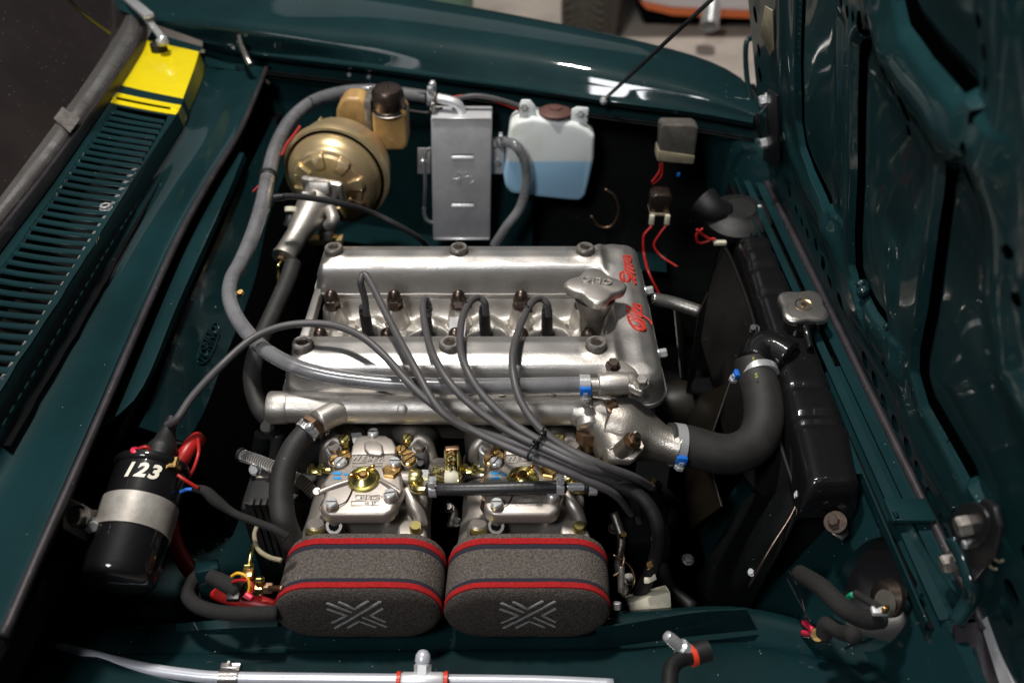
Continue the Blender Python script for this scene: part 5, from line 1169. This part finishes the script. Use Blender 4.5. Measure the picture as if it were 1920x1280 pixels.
# ================================================================== coil and left-hand wiring
co = thing("ignition_coil", "black cylindrical ignition coil with a silver clamp band and white 123", "ignition coil", P(240, 1000, -.1))
k0 = PD(286, 878, .925); k1 = PD(216, 1098, .845); kd = (k1-k0).normalized(); kl = (k1-k0).length; rk = .0385
lathe("can", [(0, rk), (kl*.9, rk), (kl*.95, rk*.98), (kl*.985, rk*.90), (kl, rk*.75), (kl+.001, .01)], k0, kd, GLOSSB, co, 56)
lathe("crimped_rim", [(-.004, rk*.9), (-.002, rk*1.06), (.002, rk*1.09), (.006, rk*1.06), (.008, rk)], k0, kd, GLOSSB, co, 56)
bm = lathe_bm([(kl*.34, rk), (kl*.34, rk+.0016), (kl*.60, rk+.0016), (kl*.60, rk)], k0, kd, 56); obj("clamp_band", bm, DULLZ, co, 30)
lathe("top_boot", [(.0, .0165), (-.014, .0160), (-.018, .0172), (-.023, .0165), (-.030, .0125), (-.045, .0085), (-.062, .006)], k0+kd*-.004+RT*.004, kd, RUB, co, 30)
lathe("terminal_stud", [(0, .0075), (.004, .0075), (.005, .004), (.014, .0035)], PD(325, 880, .90), -kd, BRASS, co, 6)
tube("red_sleeve", [PD(250, 872, .90), PD(256, 842, .895)], (.0072, .0058), PINKR, co, 14)
for k in range(4): lathe("sleeve_rib", [(-.001, .0055), (0, .0068), (.001, .0055)], PD(251+k*1.4, 866-k*6, .899), -kd, PINKR, co, 14)
tube("red_jumper", [PD(262, 840, .895), PD(275, 838, .895), PD(286, 848, .90)], .002, REDW, co, 8)
band_c = PD(178, 975, .905)
prism("bracket", [PD(x, y, .835+max(0, x-150)*.0009) for x, y in ((118, 965), (130, 935), (152, 945), (170, 956), (200, 958), (184, 1012), (160, 1014), (118, 990))], FW*.003, DULLZ, co, .0008)
hexhead("bracket_bolt", PD(146, 968, .832), -FW+UP*.2, .009, .008, STEEL, co)
lathe("bracket_hole", [(0, .0050), (.0005, .0045)], PD(153, 983, .8355), -FW, UNDER, co, 18)
hexhead("clamp_nut", PD(174, 985, .853), -FW+RT*.4, .0065, .007, BRIGHT, co)
# numerals on the can's visible side
cmid = k0+kd*(kl*.165); fr = (CAM-cmid); fr = (fr-kd*fr.dot(kd)).normalized(); sd = kd.cross(fr)
if sd.dot(RT) < 0: sd = -sd
for i, ch in enumerate("123"):
    a = (-.62+i*.34); nn = (fr*cos(a)+sd*sin(a)); tt = (sd*cos(a)-fr*sin(a))
    text_obj("numeral", ch, cmid+nn*(rk+.0004), tt, -kd, .0225, WHITEP, co, .0003, 0, .22, 1, .0009)
cw = thing("ignition_lead", "grey king lead arching from the coil's top over the engine", "ignition lead", k0, "grey ignition leads")
cw["label"] = "longest grey lead, arching from the coil's top across the cam cover"
tube("cable", [k0-kd*.055, PD(332, 785, .94), PD(362, 742, .95), P(415, 685, .008), P(470, 637, .016), P(520, 614, .022), P(575, 606, .024), P(630, 611, .024), P(680, 632, .022), P(722, 668, .014), P(765, 716, .006), P(810, 757, -.006), P(860, 792, -.018), P(925, 826, -.028), P(1000, 858, -.034), P(1080, 892, -.044), P(1150, 925, -.07), P(1186, 965, -.13)], .0046, LEAD, cw, 14, 10)
# red battery cable, black looms
rbc = thing("battery_cable", "thick red battery cable looping behind and below the coil", "cable", P(330, 900, -.15))
tube("cable", [PD(372, 822, .98), PD(356, 838, .96), PD(336, 872, .95), PD(320, 915, .97), PD(318, 960, .99), PD(326, 1010, .99), PD(350, 1060, .97), PD(385, 1095, .95), PD(430, 1118, .93), PD(520, 1140, .92)], .0092, REDW, rbc, 16, 10)
tube("red_wire", [PD(371, 822, .96), PD(372, 850, .94), PD(360, 885, .93), PD(344, 902, .93)], .0021, REDW, rbc, 10)
lm = thing("wire_loom", "cloth-taped loom with red and blue wires leaving the coil's right side", "wire loom", PD(430, 940, .92))
tube("sleeve", [PD(362, 914, .90), PD(385, 920, .90), PD(405, 938, .90), PD(440, 962, .90), PD(480, 978, .89), PD(516, 992, .88), PD(540, 1006, .88)], lambda t: .0042+.0022*sin(min(1, t*2.4)*pi)**2, CLOTH, lm, 12)
tube("red_wire", [PD(333, 890, .89), PD(348, 900, .89), PD(372, 915, .895)], .0020, REDW, lm, 8)
tube("blue_wire", [PD(338, 922, .90), PD(352, 917, .90), PD(372, 918, .90)], .0020, BLUEP, lm, 8)
l2_ = thing("wire_loom", "thick black cloth-wrapped loom lying in a curve at the bottom left of the filters", "wire loom", PD(400, 1130, .9))
tube("sleeve", [PD(375, 1075, .93), PD(357, 1095, .92), PD(352, 1115, .91), PD(370, 1135, .90), PD(410, 1147, .89), PD(460, 1150, .88), PD(520, 1148, .88)], .0078, CLOTH, l2_, 16)
l3_ = thing("wire_loom", "short black loom ending in loose red and yellow wires beside the brass junction", "wire loom", PD(440, 1100, .9))
tube("sleeve", [PD(395, 1080, .92), PD(420, 1092, .91), PD(450, 1108, .90)], (.008, .010), CLOTH, l3_, 14)
box("connector", PD(438, 1118, .895), .014, .010, .006, BLACKP, l3_, .001)
tube("yellow_wire", [PD(434, 1080, .895), PD(446, 1074, .89), PD(462, 1080, .888), PD(468, 1096, .888), PD(466, 1110, .89)], .0017, YELW, l3_, 8)
tube("red_wire", [PD(436, 1090, .895), PD(450, 1087, .889), PD(464, 1088, .886)], .0017, REDW, l3_, 8)
tube("red_wire", [PD(462, 1085, .89), PD(474, 1096, .888), PD(472, 1110, .888), PD(464, 1112, .89)], .0016, REDW, l3_, 8)
tube("red_connector", [PD(461, 1113, .887), PD(473, 1121, .885)], .0030, PINKR, l3_, 10)
box("green_bracket", PD(392, 1086, .935), .026, .020, .04, GREENR, car, .003, (1, .4, 0), (0, .3, 1))
bj = thing("brass_junction", "small brass brake pipe junction left of the filters", "pipe junction", PD(470, 1085, .9))
box("block", PD(468, 1085, .90), .012, .012, .026, BRASS, bj, .001)
box("block", PD(482, 1102, .90), .016, .012, .012, BRASS, bj, .001)
cyl("pipe_nut", PD(466, 1070, .90), UP, .006, .008, ZINCY, bj, 6)
cyl("side_nut", PD(487, 1090, .895), UP, .0055, .005, ZINCY, bj, 6)
cyl("end_nut", PD(492, 1102, .90), RT, .0062, .012, BRONZE, bj, 6)
tube("brake_pipe", [PD(466, 1068, .90), PD(470, 1040, .91), PD(480, 1010, .93)], .0026, ZINCY, bj, 10)
tube("brake_pipe", [PD(482, 985, .93), PD(477, 1005, .92), PD(485, 1030, .90), PD(505, 1044, .885), PD(528, 1050, .88)], .0026, OCHRE, bj, 10)
tube("brake_pipe", [PD(500, 1102, .90), PD(530, 1102, .88)], .0030, BRONZE, bj, 10)
bhz = thing("braided_hose", "short braided stainless hose behind the left coolant hose", "hose", PD(510, 880, 1.0))
tube("hose", [PD(452, 853, 1.04), PD(480, 862, 1.03), PD(510, 874, 1.02), PD(545, 892, 1.01), PD(570, 906, 1.01), PD(592, 928, 1.01)], .0078, BRAID, bhz, 16, 10)
lathe("end_ring", [(-.002, .0095), (.002, .0095)], PD(453, 853, 1.04), PD(480, 862, 1.03)-PD(452, 853, 1.04), RUB, bhz, 20)
g1 = thing("coolant_hose", "black rubber coolant hose curving down from the manifold's left branch", "hose", P(540, 900, -.1))
tube("hose", [P(588, 797, -.060), P(572, 812, -.064), P(548, 845, -.072), P(532, 885, -.085), P(527, 930, -.10), P(532, 975, -.115), P(545, 1010, -.135), P(555, 1030, -.15)], lambda t: .0125+.0015*min(1, t*5), RUBG, g1, 22, 10)
clamp("hose_clip", P(577, 806, -.062), P(572, 812, -.064)-P(590, 794, -.060), .0140, .009, g1, (.5, -.8, .4), False, BRIGHT, .0052)
bm = bmesh.new(); ca = (P(572, 812, -.064)-P(590, 794, -.060)).normalized(); cx_, cy_, _ = frame(ca); cc = P(577, 806, -.062)
for k in range(22):
    th_ = 2*pi*k/22; d = cx_*cos(th_)+cy_*sin(th_); e = ca.cross(d); c = cc+d*.0150
    prism_bm([c+ca*s*.0028+e*t*.0006 for s, t in ((-1, -1), (1, -1), (1, 1), (-1, 1))], d*.0004, bm)
tag(obj("worm_slots", bm, UNDER, g1), kind="stuff")
g2 = thing("heater_hose", "grey rubber heater hose passing behind the left end of the cam cover", "hose", P(500, 640, -.1))
tube("hose", [P(550, 492, -.03), P(537, 530, -.04), P(515, 580, -.05), P(492, 630, -.06), P(476, 680, -.07), P(474, 720, -.08), P(486, 762, -.09), P(510, 792, -.10)], .0118, RUBG, g2, 20, 10)
# starter / gearbox lumps in the gap on the left, ribbed sleeve
gb = thing("gearbox_casing", "dark ribbed casing in the gap between inner wing and left carburettor", "gearbox", PD(520, 950, 1.05))
box("casing", PD(565, 960, 1.09), .11, .12, .16, RUB, gb, .015)
bm = bmesh.new()
for k in range(4):
    c = PD(487+k*12, 1005, 1.02)
    obj("rib", prism_bm([c+V((-.003, 0, .06)), c+V((.003, 0, .06)), c+V((.003, 0, -.06)), c+V((-.003, 0, -.06))], (0, .012, 0)), RUBG, gb, 38, .001)
bm.free()
box("rib_plate", PD(505, 1005, 1.035), .036, .004, .13, RUBG, gb, .001)
cyl("dark_cap", PD(520, 818, 1.04), (-.2, -.3, 1), .010, .03, RUB, gb)
tube("vertical_pipe", [PD(522, 812, 1.03), PD(517, 850, 1.04), PD(510, 900, 1.06)], .0085, RUB, gb)
tube("vertical_pipe", [PD(495, 812, 1.05), PD(490, 850, 1.06), PD(486, 890, 1.08)], .012, UNDER, gb)
hexhead("casing_bolt", PD(478, 880, 1.03), -FW, .006, .006, BRIGHT, gb)
box("lug", PD(496, 892, 1.035), .018, .016, .012, ALUD, gb, .002)
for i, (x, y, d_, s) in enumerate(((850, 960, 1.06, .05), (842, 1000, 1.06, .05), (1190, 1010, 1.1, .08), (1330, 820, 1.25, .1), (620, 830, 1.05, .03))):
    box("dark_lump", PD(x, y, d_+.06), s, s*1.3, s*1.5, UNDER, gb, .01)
# ---- things below the filters on the right
lp = thing("starter_solenoid", "cream-coloured cover glimpsed in the dark right of the filters", "cover", PD(1215, 1125, .98))
prism("cover", [PD(x, y, .98) for x, y in ((1178, 1130), (1258, 1108), (1260, 1140), (1180, 1146))], FW*.03, IVORY, lp, .003)
prism("clip", [PD(x, y, .965) for x, y in ((1208, 1083), (1222, 1082), (1228, 1074), (1232, 1086), (1216, 1094), (1208, 1094))], FW*.004, IVORY, lp, .001)
tube("thin_wire", [PD(1150, 1080, .95), PD(1162, 1070, .95), PD(1170, 1050, .95), PD(1166, 1030, .96)], .0018, BRONZE, lp, 8)
cyl("small_bolt", PD(1156, 1142, .93), UP, .0055, .008, BRIGHT, lp, 6)
cyl("small_bolt", PD(1165, 1110, .95), UP, .004, .03, STEEL, lp, 10)
# lamp wiring at the near front corner
lw = thing("lamp_wiring", "headlamp socket with green, red and black wires in the round opening", "lamp wiring", P(1620, 1130, -.15))
ctr = PX(1640, 1120, (FX-.060)+.0)
lathe("socket", [(0, .018), (.006, .0195), (.016, .015), (.018, .010)], PX(1676, 1122, (FX-.060)+.01), (-1, 0, .3), BROWNST, lw, 32)
lathe("bulb_ring", [(0, .0135), (.004, .0135)], PX(1662, 1132, (FX-.060)-.004), (-1, 0, .3), TAUPE, lw, 28)
box("terminal", PX(1648, 1145, (FX-.060)-.02), .014, .008, .006, PLATE, lw, .001)
box("terminal", PX(1660, 1142, (FX-.060)-.02), .006, .004, .009, BRASS, lw, .0008)
tube("loom", [PX(1500, 1075, (FX-.060)-.06), PX(1540, 1100, (FX-.060)-.06), PX(1580, 1138, (FX-.060)-.05), PX(1620, 1160, (FX-.060)-.03), PX(1650, 1160, (FX-.060)-.01)], .0095, CLOTH, lw, 14)
tube("lower_loom", [PX(1545, 1190, (FX-.060)-.06), PX(1550, 1170, (FX-.060)-.06), PX(1580, 1185, (FX-.060)-.05), PX(1602, 1190, (FX-.060)-.05)], .008, CLOTH, lw, 14)
tube("green_wire", [PX(1600, 1114, (FX-.060)-.03), PX(1592, 1118, (FX-.060)-.03), PX(1590, 1130, (FX-.060)-.03), PX(1597, 1140, (FX-.060)-.03)], .0028, GRNW, lw, 10)
tube("brown_wire", [PX(1604, 1112, (FX-.060)-.03), PX(1628, 1126, (FX-.060)-.025), PX(1648, 1140, (FX-.060)-.02)], .0040, CLOTH, lw, 10)
for a, b in (((1508, 1166), (1524, 1180)), ((1506, 1186), (1526, 1188))):
    tube("red_sleeve", [PX(*a, (FX-.060)-.05), PX(*b, (FX-.060)-.05)], .0035, PINKR, lw, 10)
cyl("ring_terminal", PX(1534, 1190, (FX-.060)-.055), (-.5, -.3, .8), .007, .003, BRASS, lw, 16)
for pts in ([(1480, 1070), (1500, 1110), (1512, 1160)], [(1476, 1085), (1500, 1130), (1520, 1165)]): tube("thin_wire", [PX(x, y, (FX-.060)-.06) for x, y in pts], .0012, RUB, lw, 6)

# ================================================================== silver tube along the near wing, fittings
st = thing("silver_tube", "silver-painted tube lying along the near wing at the bottom edge", "tube", P(400, 1260, -.09))
tube("tube", [P(40, 1204, -.180), P(70, 1207, -.180), P(150, 1224, -.180), P(260, 1250, -.180), P(350, 1264, -.180), P(440, 1270, -.180), P(760, 1274, -.180), P(1000, 1277, -.180), P(1150, 1283, -.180)], .0063, TUBEW, st, 18, 10)
clamp("clip", P(430, 1270, -.180), (1, 0, 0), .0078, .020, st, (0, 1, .2), False, CHROME, .002)
lathe("end_nut", [(0, .006), (.01, .0085), (.02, .0075)], P(46, 1205, -.180), (-1, .1, 0), RUB, st, 16)
tf = thing("tee_fitting", "chrome tee fitting with orange rings on the silver tube", "fitting", P(792, 1270, -.08))
lathe("body", [(-.022, .0075), (-.020, .0085), (.020, .0085), (.022, .0075)], P(792, 1275, -.175), (1, 0, 0), PLATE, tf, 24)
for s in (-1, 1): lathe("orange_ring", [(-.002, .0092), (.002, .0092)], P(792, 1275, -.175)+V((s*.0245, 0, 0)), (1, 0, 0), mat("orange_ring", (.62, .045, .018), 0, .4) if s < 0 else MATS["orange_ring"], tf, 24)
lathe("nipple_nut", [(.004, .009), (.014, .009), (.015, .0075)], P(792, 1272, -.175), (0, .8, .6), PLATE, tf, 6)
lathe("nipple", [(.014, .007), (.018, .0085), (.024, .0075), (.028, .0045), (.029, .001)], P(792, 1272, -.175), (0, .8, .6), TUBEW, tf, 20)
hf = thing("hose_fitting", "chrome hose end with a red ring and black hose on the near wing", "fitting", P(1290, 1225, -.1))
fd = (P(1262, 1203, -.09)-P(1290, 1226, -.105)).normalized()
lathe("nipple", [(0, .0085), (.010, .0085), (.012, .006), (.024, .0062), (.030, .005), (.032, .002)], P(1288, 1222, -.103), fd, BRIGHT, hf, 20)
lathe("red_ring", [(-.0025, .0105), (.0025, .0105)], P(1298, 1228, -.105), (1, .3, 0), MATS["orange_ring"], hf, 24)
lathe("socket", [(0, .0105), (.016, .0105)], P(1300, 1226, -.105), (1, .3, 0), RUB, hf, 24)
tube("hose", [P(1298, 1229, -.105), P(1274, 1236, -.10), P(1258, 1255, -.095), P(1255, 1300, -.09)], .0078, RUB, hf, 16)

# ================================================================== dim clutter low in the gaps
ck = thing("engine_pipework", "dim pipes and bolts low in the dark gap right of the filters", "pipes", P(1190, 1040, -.25))
tube("dark_pipe", [P(1150, 960, -.22), P(1165, 1010, -.24), P(1160, 1060, -.26), P(1175, 1120, -.28)], .006, ALUD, ck, 12)
tube("dark_pipe", [P(1260, 960, -.30), P(1240, 1020, -.30), P(1250, 1090, -.30), P(1300, 1140, -.30)], .009, RUB, ck, 12)
tube("thin_wire", [P(1150, 1040, -.2), P(1180, 1060, -.21), P(1190, 1090, -.22), P(1176, 1115, -.22)], .0014, BRONZE, ck, 6)
for x, y in ((1232, 1010), (1180, 1085), (1290, 1048), (1150, 990)): hexhead("bolt", P(x, y, -.24), (0, -.3, 1), .006, .006, STEEL, ck)
ck2 = thing("inlet_stubs", "dark inlet castings glimpsed between the two carburettors", "inlet casting", P(850, 900, -.2))
for x in (-.216, -.126, -.032, .058):
    lathe("runner", [(0, .030), (.04, .026), (.07, .030)], V((x, -.035, -.125)), (0, -1, -.35), ALUD, ck2, 28)
tube("breather_pipe", [P(835, 940, -.2), P(850, 960, -.2), P(846, 990, -.21)], .007, ALUD, ck2, 12)
for x, y in ((842, 952), (856, 978)): hexhead("bolt", P(x, y, -.19), (0, -.3, 1), .005, .006, STEEL, ck2)
